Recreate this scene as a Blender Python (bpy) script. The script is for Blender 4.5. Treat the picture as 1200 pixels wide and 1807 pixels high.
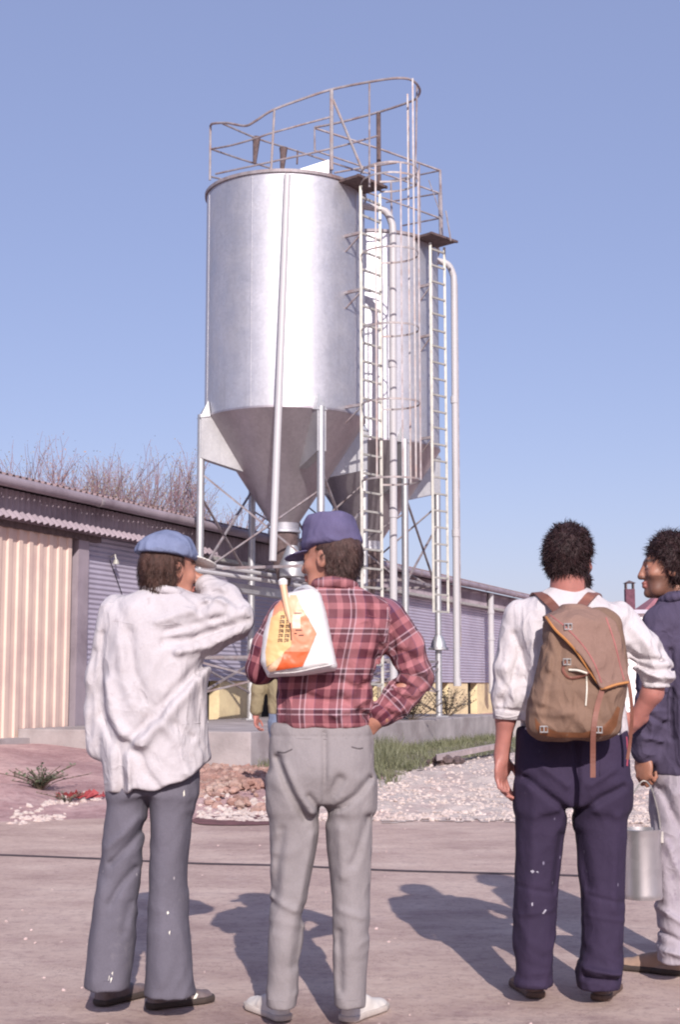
import bpy, bmesh, math, random
import numpy as np
from mathutils import Vector, Matrix

random.seed(7)
rng = np.random.default_rng(11)
for _o in list(bpy.data.objects):
    bpy.data.objects.remove(_o)
SC = bpy.context.scene
COL = SC.collection
R = math.radians

# ------------------------------------------------------------------ camera
CAM_H = 1.177
F_PX = 2510.0                       # focal length in pixels of the 1200x1807 photograph
TILT = math.atan((1210 - 903.5) / F_PX)
cam_d = bpy.data.cameras.new('camera')
cam = bpy.data.objects.new('camera', cam_d)
COL.objects.link(cam)
cam.location = (0, 0, CAM_H)
cam.rotation_euler = (R(90) + TILT, 0, 0)
cam_d.sensor_fit = 'VERTICAL'
cam_d.sensor_height = 36
cam_d.lens = 36 * F_PX / 1807
cam_d.clip_start = 0.1
cam_d.clip_end = 6000
SC.camera = cam

# ------------------------------------------------------------------ sky and sun
SUN_EL, SUN_AZ = 29.0, 8.0          # sun behind the camera, a little to the right
wd = bpy.data.worlds.new('World')
SC.world = wd
wd.use_nodes = True
_nt = wd.node_tree
_sky = _nt.nodes.new('ShaderNodeTexSky')
_sky.sky_type = 'NISHITA'
_sky.sun_disc = False
_sky.sun_elevation = R(SUN_EL)
_sky.sun_rotation = R(180 - SUN_AZ)
_sky.air_density = 1.0
_sky.dust_density = 1.0
_sky.ozone_density = 1.6
_tint = _nt.nodes.new('ShaderNodeMix')
_tint.data_type = 'RGBA'
_tint.blend_type = 'MULTIPLY'
_tint.inputs[0].default_value = 1.0
_tint.inputs[7].default_value = (1.10, 0.94, 1.0, 1)
_bg = _nt.nodes['Background']
_nt.links.new(_sky.outputs[0], _tint.inputs[6])
_air = _nt.nodes.new('ShaderNodeMix')          # old film evens the sky out: mix the sky with one flat lavender blue
_air.data_type = 'RGBA'
_air.inputs[0].default_value = 0.52
_air.inputs[7].default_value = (2.5, 2.95, 5.2, 1)
_nt.links.new(_tint.outputs[2], _air.inputs[6])
_nt.links.new(_air.outputs[2], _bg.inputs[0])
_bg.inputs[1].default_value = 0.132
sun_d = bpy.data.lights.new('sun', 'SUN')
sun_d.energy = 5.0
sun_d.angle = R(0.5)
sun_d.color = (1.0, 0.92, 0.87)
sun = bpy.data.objects.new('sun', sun_d)
COL.objects.link(sun)
_to = Vector((math.sin(R(SUN_AZ)) * math.cos(R(SUN_EL)), -math.cos(R(SUN_AZ)) * math.cos(R(SUN_EL)), math.sin(R(SUN_EL))))
sun.rotation_euler = _to.to_track_quat('Z', 'Y').to_euler()
sun.location = (5, -20, 20)
SC.view_settings.view_transform = 'Standard'
SC.view_settings.look = 'None'
SC.view_settings.exposure = 0.08
SC.view_settings.gamma = 1
SC.render.engine = 'CYCLES'
SC.cycles.use_denoising = True
SC.cycles.filter_width = 2.1
SC.cycles.max_bounces = 6

# ------------------------------------------------------------------ pixel helpers (measurements off the photograph -> metres)
_ct, _st = math.cos(TILT), math.sin(TILT)
def ray(u, v):
    a = (u - 600) / F_PX
    b = -(v - 903.5) / F_PX
    return Vector((a, _ct - b * _st, _st + b * _ct))
def at(u, v, Y):
    d = ray(u, v)
    t = Y / d.y
    return Vector((d.x * t, Y, CAM_H + d.z * t))
def atz(u, v, z):
    d = ray(u, v)
    t = (z - CAM_H) / d.z
    return Vector((d.x * t, d.y * t, z))

# ------------------------------------------------------------------ object helpers
WL = {}
def link(o):
    COL.objects.link(o)
    return o
def tag(o, label=None, cat=None, group=None, kind=None):
    if label: o['label'] = label
    if cat: o['category'] = cat
    if group: o['group'] = group
    if kind: o['kind'] = kind
    return o
def empty(name, loc, label=None, cat=None, group=None):
    o = link(bpy.data.objects.new(name, None))
    o.location = loc
    o.empty_display_size = 0.2
    WL[o.name] = Vector(loc)
    return tag(o, label, cat, group)
def attach(child, parent):
    child.parent = parent
    child.matrix_parent_inverse = Matrix.Translation(-WL.get(parent.name, Vector((0, 0, 0))))
def finish(name, me, m, parent=None, origin=None, smooth=True):
    if m is not None:
        me.materials.append(m)
    if len(me.polygons):
        me.polygons.foreach_set('use_smooth', np.full(len(me.polygons), smooth, dtype=bool))
    me.update()
    o = link(bpy.data.objects.new(name, me))
    if origin is not None:
        origin = Vector(origin)
        me.transform(Matrix.Translation(-origin))
        o.location = origin
        WL[o.name] = origin
    else:
        WL[o.name] = Vector((0, 0, 0))
    if parent is not None:
        attach(o, parent)
    return o

class MB:
    def __init__(s):
        s.v = []; s.f = []
    def add(s, vs, fs):
        n = len(s.v)
        s.v += [tuple(v) for v in vs]
        s.f += [tuple(i + n for i in f) for f in fs]
    def box(s, c, half, ax=(1, 0, 0), ay=(0, 1, 0), az=(0, 0, 1)):
        c = Vector(c); ax, ay, az = Vector(ax) * half[0], Vector(ay) * half[1], Vector(az) * half[2]
        vs = [c + ax * i + ay * j + az * k for i in (-1, 1) for j in (-1, 1) for k in (-1, 1)]
        s.add(vs, [(0, 1, 3, 2), (4, 6, 7, 5), (0, 4, 5, 1), (2, 3, 7, 6), (0, 2, 6, 4), (1, 5, 7, 3)])
    def bar(s, p, q, w, h=None, up=(0, 0, 1)):
        p, q = Vector(p), Vector(q); d = (q - p); L = d.length; d.normalize()
        up = Vector(up)
        if abs(d.dot(up)) > .95: up = Vector((0, 1, 0))
        x = d.cross(up).normalized(); y = x.cross(d)
        s.box((p + q) / 2, (w / 2, L / 2, (h or w) / 2), x, d, y)
    def tube(s, pts, r, n=8, closed=False, caps=True):
        pts = [Vector(p) for p in pts]; m = len(pts)
        rs = r if isinstance(r, (list, tuple)) else [r] * m
        t0 = (pts[1] - pts[0]).normalized()
        ref = Vector((0, 0, 1)) if abs(t0.z) < .9 else Vector((1, 0, 0))
        nx = t0.cross(ref).normalized(); vs = []
        for i in range(m):
            if closed: t = pts[(i + 1) % m] - pts[i - 1]
            else: t = pts[min(i + 1, m - 1)] - pts[max(i - 1, 0)]
            if t.length < 1e-9: t = t0
            t.normalize()
            nx = nx - t * nx.dot(t)
            if nx.length < 1e-6: nx = t.orthogonal()
            nx.normalize(); ny = t.cross(nx)
            for k in range(n):
                a = 2 * math.pi * k / n
                vs.append(pts[i] + (nx * math.cos(a) + ny * math.sin(a)) * rs[i])
        fs = []
        for i in range(m if closed else m - 1):
            j = (i + 1) % m
            for k in range(n):
                fs.append((i * n + k, i * n + (k + 1) % n, j * n + (k + 1) % n, j * n + k))
        if caps and not closed:
            fs.append(tuple(range(n - 1, -1, -1))); fs.append(tuple((m - 1) * n + k for k in range(n)))
        s.add(vs, fs)
    def lathe(s, c, prof, n=48, a0=0, a1=2 * math.pi, close=False):
        c = Vector(c); full = abs(a1 - a0 - 2 * math.pi) < 1e-6
        m = n if full else n + 1; vs = []
        for (r, z) in prof:
            for k in range(m):
                a = a0 + (a1 - a0) * k / n
                vs.append(c + Vector((r * math.cos(a), r * math.sin(a), z)))
        fs = []
        for i in range(len(prof) - 1):
            for k in range(n):
                k2 = (k + 1) % m
                fs.append((i * m + k, i * m + k2, (i + 1) * m + k2, (i + 1) * m + k))
        s.add(vs, fs)
        return s
    def prism(s, poly, ext):
        ext = Vector(ext); n = len(poly); poly = [Vector(p) for p in poly]
        s.add(poly + [p + ext for p in poly], [tuple(range(n - 1, -1, -1)), tuple(range(n, 2 * n))] +
              [(i, (i + 1) % n, n + (i + 1) % n, n + i) for i in range(n)])
    def build(s, name, m, parent=None, origin=None, smooth=False, bevel=0):
        me = bpy.data.meshes.new(name)
        me.from_pydata(s.v, [], s.f)
        if bevel:
            bm = bmesh.new(); bm.from_mesh(me)
            bmesh.ops.bevel(bm, geom=bm.edges[:] + bm.verts[:], offset=bevel, segments=2, affect='EDGES', profile=.6)
            bm.to_mesh(me); bm.free()
        o = finish(name, me, m, parent, origin, smooth)
        if smooth:
            try: me.set_sharp_from_angle(angle=R(40))
            except Exception: pass
        return o
def smoothline(pts, k=6):
    """Catmull-Rom through pts"""
    pts = [Vector(p) for p in pts]; out = []
    P = [pts[0] * 2 - pts[1]] + pts + [pts[-1] * 2 - pts[-2]]
    for i in range(1, len(P) - 2):
        a, b, c, d = P[i - 1], P[i], P[i + 1], P[i + 2]
        for j in range(k):
            t = j / k
            out.append(0.5 * ((2 * b) + (c - a) * t + (2 * a - 5 * b + 4 * c - d) * t * t + (3 * b - a - 3 * c + d) * t ** 3))
    out.append(pts[-1])
    return out

# ------------------------------------------------------------------ materials
def srgb(r, g, b):
    f = lambda c: (c / 255 / 12.92) if c <= 10 else ((c / 255 + .055) / 1.055) ** 2.4
    return (f(r), f(g), f(b))
class NT:
    def __init__(s, name):
        s.m = bpy.data.materials.new(name); s.m.use_nodes = True
        s.t = s.m.node_tree; s.b = s.t.nodes['Principled BSDF']
    def n(s, typ, **kw):
        nd = s.t.nodes.new(typ)
        for k, v in kw.items(): setattr(nd, k, v)
        return nd
    def l(s, a, b): s.t.links.new(a, b)
    def coord(s, kind='Object', scale=(1, 1, 1)):
        tc = s.n('ShaderNodeTexCoord'); mp = s.n('ShaderNodeMapping')
        mp.inputs['Scale'].default_value = scale
        s.l(tc.outputs[kind], mp.inputs[0]); return mp.outputs[0]
    def noise(s, co, scale, detail=4, rough=.55, dist=0):
        nd = s.n('ShaderNodeTexNoise'); nd.inputs['Scale'].default_value = scale
        nd.inputs['Detail'].default_value = detail; nd.inputs['Roughness'].default_value = rough
        nd.inputs['Distortion'].default_value = dist
        s.l(co, nd.inputs['Vector']); return nd.outputs['Fac']
    def ramp(s, fac, stops, interp='LINEAR'):
        r = s.n('ShaderNodeValToRGB'); r.color_ramp.interpolation = interp
        e = r.color_ramp.elements
        while len(e) < len(stops): e.new(0.5)
        for el, (p, c) in zip(e, stops):
            el.position = p; el.color = (c, c, c, 1) if isinstance(c, (int, float)) else tuple(c) + (1,)
        s.l(fac, r.inputs[0]); return r.outputs[0]
    def mix(s, fac, a, b, blend='MIX'):
        m = s.n('ShaderNodeMix', data_type='RGBA', blend_type=blend)
        for sock, val in ((0, fac), (6, a), (7, b)):
            if hasattr(val, 'links') or hasattr(val, 'is_linked'): s.l(val, m.inputs[sock])
            elif sock == 0: m.inputs[0].default_value = val
            else: m.inputs[sock].default_value = tuple(val) + (1,)
        return m.outputs[2]
    def math(s, op, a, b=None):
        m = s.n('ShaderNodeMath', operation=op)
        for i, val in enumerate((a, b)):
            if val is None: continue
            if hasattr(val, 'is_linked'): s.l(val, m.inputs[i])
            else: m.inputs[i].default_value = val
        return m.outputs[0]
    def bump(s, h, strength=.3, dist=.01, normal=None):
        b = s.n('ShaderNodeBump'); b.inputs['Strength'].default_value = strength; b.inputs['Distance'].default_value = dist
        s.l(h, b.inputs['Height'])
        if normal is not None: s.l(normal, b.inputs['Normal'])
        return b.outputs[0]
    def set(s, **kw):
        for k, v in kw.items():
            i = s.b.inputs[k.replace('_', ' ')]
            if hasattr(v, 'is_linked'): s.l(v, i)
            else: i.default_value = (tuple(v) + (1,)) if isinstance(v, tuple) and len(v) == 3 else v
        return s
def basic(name, col, rough=.6, metal=0, var=.25, scale=6, bump=.15, bscale=60, bdist=.004, dirt=None, dscale=2.0, damt=.5):
    t = NT(name); co = t.coord('Object')
    n = t.noise(co, scale, 5)
    lo = tuple(c * (1 - var) for c in col); hi = tuple(min(1, c * (1 + var * .7)) for c in col)
    c = t.ramp(n, [(.3, lo), (.7, hi)])
    if dirt:
        d = t.ramp(t.noise(co, dscale, 6, .65), [(.45, 0.0), (.72, damt)])
        c = t.mix(d, c, dirt)
    t.set(Base_Color=c, Roughness=rough, Metallic=metal)
    if bump: t.set(Normal=t.bump(t.noise(co, bscale, 4), bump, bdist))
    return t.m
def galv(name, col=(.60, .60, .64), rough=.36, seams=True):
    t = NT(name); co = t.coord('Object')
    big = t.noise(t.coord('Object', (1, 1, .25)), 1.6, 5, .6)
    sp = t.n('ShaderNodeTexVoronoi'); sp.inputs['Scale'].default_value = 26; t.l(co, sp.inputs['Vector'])
    spv = t.ramp(sp.outputs['Color'], [(0, .86), (1, 1.0)])
    c = t.ramp(big, [(.3, tuple(x * .86 for x in col)), (.7, tuple(min(1, x * 1.08) for x in col))])
    c = t.mix(1.0, c, spv, 'MULTIPLY')
    streak = t.ramp(t.noise(t.coord('Object', (9, 9, .5)), 1.0, 4), [(.52, 0.0), (.8, .35)])
    c = t.mix(streak, c, tuple(x * .62 for x in col))
    r = t.ramp(t.noise(co, 3.0, 4), [(.3, rough - .05), (.7, rough + .09)])
    t.set(Base_Color=c, Metallic=.78, Roughness=r)
    dent = t.noise(t.coord('Object', (1, 1, .6)), 1.3, 3)
    t.set(Normal=t.bump(dent, .25, .03))
    return t.m
M = {}
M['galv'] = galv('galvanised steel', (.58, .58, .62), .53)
M['galv_cone_shade'] = galv('shade toned cone steel', (.46, .42, .45), .43)  # galvanised like the shell, darkened so the cone's shade is in its colour
M['galv_leg'] = galv('galvanised leg steel', (.56, .56, .57), .5)
M['pale_metal'] = basic('pale zinc paint', (.40, .39, .355), .5, .15, .2, 8, .1)
M['pipe'] = basic('pale grey plastic pipe', (.47, .46, .475), .42, 0, .08, 3, .05, dirt=(.34, .3, .29), dscale=3, damt=.35)
M['rust'] = basic('rust brown steel', (.13, .09, .088), .75, .2, .4, 14, .25)
M['rail'] = basic('weathered rail steel', (.33, .30, .315), .6, .3, .3, 9, .15, dirt=(.2, .1, .08), dscale=5, damt=.7)
M['rail_light'] = basic('zinc rail steel', (.34, .315, .32), .55, .2, .25, 9, .15, dirt=(.3, .16, .12), dscale=5, damt=.6)
M['dark'] = basic('dark gap', (.02, .016, .02), .9, 0, .3, 5, 0)
M['concrete'] = basic('rough concrete', (.37, .33, .33), .9, 0, .25, 2.2, .5, 30, .01, dirt=(.19, .15, .15), dscale=1.4, damt=.7)
# ================================================================== numpy noise, distance-field kit
def _hash(ix, iy, iz, s):
    with np.errstate(over='ignore'):
        n = (ix.astype(np.uint32) * np.uint32(374761393) + iy.astype(np.uint32) * np.uint32(668265263)
             + iz.astype(np.uint32) * np.uint32(1274126177) + np.uint32((s * 974634541) & 0xffffffff))
        n = (n ^ (n >> np.uint32(13))) * np.uint32(1274126177)
        n = n ^ (n >> np.uint32(16))
    return (n & np.uint32(0xffff)).astype(np.float32) / 32767.5 - 1
def vnoise(p, seed=0):
    i = np.floor(p).astype(np.int64); f = (p - i).astype(np.float32); f = f * f * (3 - 2 * f)
    x, y, z = i[:, 0], i[:, 1], i[:, 2]; out = 0
    for dx in (0, 1):
        wx = f[:, 0] if dx else 1 - f[:, 0]
        for dy in (0, 1):
            wy = f[:, 1] if dy else 1 - f[:, 1]
            for dz in (0, 1):
                wz = f[:, 2] if dz else 1 - f[:, 2]
                out = out + wx * wy * wz * _hash(x + dx, y + dy, z + dz, seed)
    return out
def fbm(p, seed=0, oct=3):
    a, o = 1.0, 0
    for k in range(oct):
        o = o + a * vnoise(p * (2 ** k), seed + k); a *= .5
    return o
def sst(a, b, x):
    t = np.clip((x - a) / (b - a), 0, 1); return t * t * (3 - 2 * t)

# ================================================================== the ground
UX, UY = .377, .926                         # direction the long shed runs in
W0 = Vector((-4.33, 20.1, 0))
UD = Vector((UX, UY, 0)); ND = Vector((UY, -UX, 0))
def Wp(t, p, z):
    return W0 + UD * t + ND * p + Vector((0, 0, z))
def terrain(x, y):
    perp = (x - W0.x) * UY - (y - W0.y) * UX
    z = (.4 - .25 * sst(0, 3.7, perp)) * sst(12.7, 18.6, y)
    m = sst(12.75, 14.2, y) * (1 - sst(15.5, 20, y))
    q = np.stack([x * .9, y * .9, x * 0], -1).reshape(-1, 3)
    rough = fbm(q * 1.0, 3, 4).reshape(np.shape(x))
    return z + m * (.05 + .07 * rough) + .012 * rough * sst(12.6, 13.5, y) * (1 - sst(40, 60, y))
_TX, _TY = np.linspace(-12, 14, 521), np.linspace(-6, 60, 661)
_TZ = terrain(*np.meshgrid(_TX, _TY, indexing='ij')).tolist()
def tz(x, y):
    fx = min(max((x + 12) / .05, 0), 519.99); fy = min(max((y + 6) / .1, 0), 659.99)
    i, j = int(fx), int(fy); a, b = fx - i, fy - j
    return (_TZ[i][j] * (1 - a) + _TZ[i + 1][j] * a) * (1 - b) + (_TZ[i][j + 1] * (1 - a) + _TZ[i + 1][j + 1] * a) * b
def grid_mesh(name, xs, ys, zf, m, kind='structure', lift=0):
    X, Y = np.meshgrid(xs, ys, indexing='ij')
    Z = zf(X, Y) + lift
    V = np.stack([X, Y, Z], -1).reshape(-1, 3)
    nx, ny = len(xs), len(ys)
    I = np.arange(nx * ny).reshape(nx, ny)
    Q = np.stack([I[:-1, :-1], I[1:, :-1], I[1:, 1:], I[:-1, 1:]], -1).reshape(-1, 4)
    me = bpy.data.meshes.new(name); me.from_pydata(V.tolist(), [], Q.tolist())
    return tag(finish(name, me, m, smooth=True), kind=kind)
xs = np.concatenate([[-3000, -900, -300, -120, -60, -35], np.linspace(-22, 22, 221), [35, 60, 120, 300, 900, 3000]])
ys = np.concatenate([[-60, -20], np.linspace(-6, 12, 19), np.linspace(12.3, 24, 95), np.linspace(25, 60, 36), [90, 150, 300, 900, 4000]])
t = NT('bare earth'); co = t.coord('Object')
c = t.ramp(t.noise(co, .7, 8, .62), [(.3, srgb(150, 116, 118)), (.5, srgb(190, 156, 154)), (.7, srgb(214, 188, 182))])
c = t.mix(t.ramp(t.noise(co, 9, 6, .7), [(.45, 0.), (.75, .7)]), c, srgb(130, 92, 94))
c = t.mix(t.ramp(t.noise(co, 30, 3, .7), [(.6, 0.), (.7, .8)]), c, srgb(205, 190, 186))
t.set(Base_Color=c, Roughness=.95, Normal=t.bump(t.noise(co, 14, 8, .7), .8, .05))
ground = grid_mesh('ground', xs, ys, terrain, t.m)

# the dusty road the men stand on
t = NT('dusty tarmac'); co = t.coord('Object')
cs = t.coord('Object', (.75, 1.25, 1))
c = t.ramp(t.noise(cs, 1.3, 10, .68), [(.28, srgb(160, 134, 126)), (.5, srgb(194, 169, 157)), (.72, srgb(216, 195, 181))])
c = t.mix(t.ramp(t.noise(cs, 5, 6, .65), [(.5, 0.), (.8, .5)]), c, srgb(150, 120, 122))
c = t.mix(t.ramp(t.noise(co, 120, 2, .6), [(.62, 0.), (.72, .35)]), c, srgb(222, 212, 208))
c = t.mix(t.ramp(t.noise(co, 2.1, 6, .7), [(.6, 0.), (.78, .5)]), c, srgb(214, 196, 188))
c = t.mix(t.ramp(t.noise(co, 22, 5, .7), [(.5, 0.), (.75, .6)]), c, srgb(132, 102, 104))
vr = t.n('ShaderNodeTexVoronoi'); vr.inputs['Scale'].default_value = 55; t.l(co, vr.inputs['Vector'])
c = t.mix(t.math('MULTIPLY', t.ramp(vr.outputs['Distance'], [(.12, 1.), (.3, 0.)]), t.ramp(t.noise(co, 4, 4), [(.45, 0.), (.65, .8)])), c, srgb(120, 92, 94))
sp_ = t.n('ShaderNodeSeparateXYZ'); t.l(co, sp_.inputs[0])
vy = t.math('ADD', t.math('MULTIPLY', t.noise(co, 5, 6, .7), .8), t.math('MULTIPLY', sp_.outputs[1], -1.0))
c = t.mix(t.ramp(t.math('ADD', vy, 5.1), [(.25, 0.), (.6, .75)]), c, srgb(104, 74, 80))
t.set(Base_Color=c, Roughness=.93, Normal=t.bump(t.noise(co, 38, 9, .75), .9, .014))
xr = np.linspace(-40, 40, 321); yr = np.linspace(-6, 12.9, 40)
edge = lambda x: 12.75 + .25 * np.sin(x * .7 + 1) + .18 * np.sin(x * 2.3) - .03 * x
X, Y = np.meshgrid(xr, yr, indexing='ij')
Ye = np.minimum(Y, edge(X)); Ye[:, -1] = edge(xr)
V = np.stack([X, Ye, np.full_like(X, .006)], -1).reshape(-1, 3)
I = np.arange(X.size).reshape(X.shape)
Q = np.stack([I[:-1, :-1], I[1:, :-1], I[1:, 1:], I[:-1, 1:]], -1).reshape(-1, 4)
me = bpy.data.meshes.new('road'); me.from_pydata(V.tolist(), [], Q.tolist())
me.transform(Matrix.Translation((0, 0, .0)))
tag(finish('road', me, t.m), kind='structure')
# tar joint across the road (a thin raised bead of bitumen)
jm = basic('tar', (.055, .04, .045), .7, 0, .3, 20, .2)
mb = MB()
jl = [atz(u, v, .006) for u, v in ((-160, 1504), (20, 1510), (180, 1517), (340, 1524), (480, 1528), (560, 1531), (700, 1537), (860, 1542), (1020, 1546), (1200, 1556), (1400, 1562))]
jl = smoothline([p + Vector((0, random.uniform(-.02, .02), 0)) for p in jl], 5)
for a, b in zip(jl[:-1], jl[1:]):
    w = .022 + random.uniform(-.005, .006)
    w2 = .022
    mb.add([a + Vector((0, -w2, .002)), b + Vector((0, -w2, .002)), b + Vector((0, 0, .011)), a + Vector((0, 0, .011)), b + Vector((0, w2, .002)), a + Vector((0, w2, .002))],
           [(0, 1, 2, 3), (3, 2, 4, 5)])
tag(mb.build('road_joint', jm), kind='structure')
# damp soil patch at the far edge of the road
mb = MB()
pt = [(335, 1449), (350, 1442), (400, 1439), (470, 1438), (520, 1440), (545, 1446), (500, 1453), (430, 1456), (360, 1455)]
pp = smoothline([atz(u, v, .013) for u, v in pt + pt[:1]], 4)[:-1]
mb.add(pp, [tuple(range(len(pp)))])
tag(mb.build('soil_patch', basic('damp soil', srgb(112, 74, 76), .95, 0, .4, 9, .5, 40, .01)), kind='structure')

def in_poly(u, v, poly):
    c = False; n = len(poly)
    for i in range(n):
        (x1, y1), (x2, y2) = poly[i], poly[i - 1]
        if (y1 > v) != (y2 > v) and u < (x2 - x1) * (v - y1) / (y2 - y1) + x1: c = not c
    return c
def ground_hit(u, v):
    z = 0.0
    for _ in range(6):
        p = atz(u, v, min(z, 1.0)); z = tz(p.x, p.y)
    return Vector((p.x, p.y, z))
def scatter_px(poly, n):
    us = [p[0] for p in poly]; vs = [p[1] for p in poly]; out = []
    while len(out) < n:
        u, v = random.uniform(min(us), max(us)), random.uniform(min(vs), max(vs))
        if in_poly(u, v, poly): out.append((u, v))
    return out
_ico = bmesh.new(); bmesh.ops.create_icosphere(_ico, subdivisions=1, radius=1)
ICV = [v.co.copy() for v in _ico.verts]; ICF = [tuple(v.index for v in f.verts) for f in _ico.faces]; _ico.free()
def stone(mb, p, r):
    s = Vector((random.uniform(.7, 1.3), random.uniform(.7, 1.2), random.uniform(.45, .9))) * r
    rot = Matrix.Rotation(random.uniform(0, 6.28), 3, Vector((random.uniform(-.4, .4), random.uniform(-.4, .4), 1)).normalized())
    mb.add([p + rot @ Vector((v.x * s.x * random.uniform(.75, 1.2), v.y * s.y * random.uniform(.75, 1.2), v.z * s.z)) for v in ICV], ICF)
# chalk gravel bank
GPOLY = [(470, 1402), (560, 1388), (665, 1376), (780, 1350), (905, 1328), (1050, 1322), (1260, 1322), (1300, 1400), (1260, 1462), (1100, 1462), (905, 1452), (780, 1450), (640, 1452), (520, 1440), (470, 1432)]
chalk = basic('chalk rubble', srgb(194, 180, 173), .95, 0, .22, 5, .5, 60, .01, dirt=srgb(190, 165, 160), dscale=1.2, damt=.6)
mb = MB()
for u, v in scatter_px(GPOLY, 10500):
    p = ground_hit(u, v)
    stone(mb, p + Vector((0, 0, random.uniform(-.01, .02))), random.choice([.007, .01, .012, .016, .026]) * random.uniform(.7, 1.3))
for u, v in scatter_px(GPOLY, 110):
    p = ground_hit(u, v); stone(mb, p, random.uniform(.03, .06) if random.random() < .6 else .03)
for u, v in scatter_px([(20, 1392), (180, 1390), (180, 1414), (20, 1418)], 170) + scatter_px([(350, 1400), (480, 1405), (480, 1436), (350, 1432)], 700):
    stone(mb, ground_hit(u, v), random.uniform(.012, .04))
tag(mb.build('gravel', chalk), kind='stuff')
# bed of chalk dust under the stones
gx = np.linspace(-2, 6.5, 120); gy = np.linspace(12.4, 24, 130)
bm = bmesh.new(); vmap = {}
def _gv(i, j):
    if (i, j) not in vmap:
        x, y = gx[i], gy[j]; vmap[(i, j)] = bm.verts.new((x, y, tz(x, y) + .012))
    return vmap[(i, j)]
def proj(p):
    d = Vector(p) - Vector((0, 0, CAM_H)); w = d.y * _ct + d.z * _st; b = -d.y * _st + d.z * _ct
    return 600 + F_PX * d.x / w, 903.5 - F_PX * b / w
for i in range(len(gx) - 1):
    for j in range(len(gy) - 1):
        x, y = (gx[i] + gx[i + 1]) / 2, (gy[j] + gy[j + 1]) / 2
        u, v = proj((x, y, tz(x, y)))
        if in_poly(u + random.uniform(-9, 9), v + random.uniform(-4, 4), GPOLY):
            bm.faces.new((_gv(i, j), _gv(i + 1, j), _gv(i + 1, j + 1), _gv(i, j + 1)))
me = bpy.data.meshes.new('gravel_bed'); bm.to_mesh(me); bm.free()
tag(finish('gravel_bed', me, basic('chalk dust', srgb(198, 184, 176), .97, 0, .25, 9, 1.0, 26, .03, dirt=srgb(160, 130, 128), dscale=2.5, damt=.6)), kind='structure')
# loose pebbles on the road
mb = MB()
for k in range(170):
    x, y = random.uniform(-2.6, 2.6), 4.3 + 8 * random.random() ** 1.5
    stone(mb, Vector((x, y, .007)), random.choice([.004, .005, .007, .01]))
for k in range(260):
    x, y = random.uniform(-1.6, 1.6), random.uniform(4.6, 5.15)
    stone(mb, Vector((x, y, .007)), random.choice([.003, .004, .007, .009]))
tag(mb.build('pebbles', basic('pebble', srgb(190, 168, 164), .9, 0, .25, 9, 0)), kind='stuff')
# clods of brown spoil beside the slab
mb = MB()
for u, v in scatter_px([(350, 1352), (440, 1348), (482, 1362), (482, 1405), (350, 1402)], 2200):
    p = ground_hit(u, v); h = .10 * math.exp(-((u - 425) / 45) ** 2) * math.exp(-((v - 1385) / 26) ** 2)
    stone(mb, p + Vector((0, 0, h * random.uniform(.2, 1))), random.choice([.012, .018, .025, .035, .055]) * random.uniform(.7, 1.2))
tag(mb.build('spoil_rubble', basic('brown spoil', srgb(150, 116, 106), .95, 0, .4, 4, .5, 40, .01, dirt=srgb(196, 176, 164), dscale=3, damt=.7)), kind='stuff')

# grass and weeds
def leafmat(name, a, b):
    t = NT(name); info = t.n('ShaderNodeTexNoise'); info.inputs['Scale'].default_value = 3.5
    t.l(t.coord('Object'), info.inputs['Vector'])
    c = t.ramp(info.outputs['Fac'], [(.3, a), (.7, b)])
    t.set(Base_Color=c, Roughness=.6); t.b.inputs['Subsurface Weight'].default_value = .0
    return t.m
def blade(mb, p, h, w, lean):
    a = random.uniform(0, 6.28); s = Vector((math.cos(a), math.sin(a), 0)); l = Vector((random.gauss(0, lean), random.gauss(0, lean), 1)).normalized()
    q = p + l * h * .55; r = q + (l + Vector((random.gauss(0, lean), random.gauss(0, lean), -.15))).normalized() * h * .45
    mb.add([p - s * w, p + s * w, q + s * w * .7, q - s * w * .7, r], [(0, 1, 2, 3), (3, 2, 4)])
grass_m = leafmat('grass blades', srgb(82, 86, 62), srgb(120, 120, 92))
mb = MB()
GR = [(655, 1372), (720, 1366), (790, 1344), (860, 1336), (930, 1326), (1120, 1310), (1260, 1300), (1260, 1262), (1000, 1252), (880, 1258), (838, 1282), (760, 1310), (655, 1336)]
for u, v in scatter_px(GR, 9000):
    p = ground_hit(u, v)
    blade(mb, p, random.uniform(.05, .16), random.uniform(.004, .008), .45)
for u, v in scatter_px([(655, 1374), (700, 1374), (705, 1320), (655, 1320)], 900):
    blade(mb, ground_hit(u, v), random.uniform(.2, .38), .006, .28)
for k in range(2200):
    a = random.uniform(.3, 11); p = W0 + UD * (a - 1.0) + ND * (3.75 + abs(random.gauss(0, .25)))
    p.z = tz(p.x, p.y); blade(mb, p, random.uniform(.06, .2), .006, .4)
tag(mb.build('grass', grass_m), kind='stuff')
bm_ = leafmat('turf', srgb(96, 92, 70), srgb(138, 128, 104))
bm = bmesh.new(); vmap = {}
gx = np.linspace(-.5, 9, 130); gy = np.linspace(15, 34, 160)
for i in range(len(gx) - 1):
    for j in range(len(gy) - 1):
        x, y = (gx[i] + gx[i + 1]) / 2, (gy[j] + gy[j + 1]) / 2
        u, v = proj((x, y, tz(x, y)))
        if in_poly(u + random.uniform(-8, 8), v + random.uniform(-3, 3), GR):
            bm.faces.new((_gv(i, j), _gv(i + 1, j), _gv(i + 1, j + 1), _gv(i, j + 1)))
me = bpy.data.meshes.new('turf'); bm.to_mesh(me); bm.free()
tag(finish('turf', me, bm_), kind='structure')
weed_m = leafmat('weed leaves', srgb(82, 92, 70), srgb(126, 134, 108))
stem_m = basic('weed stem', srgb(110, 96, 84), .8, 0, .2, 9, 0)
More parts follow.
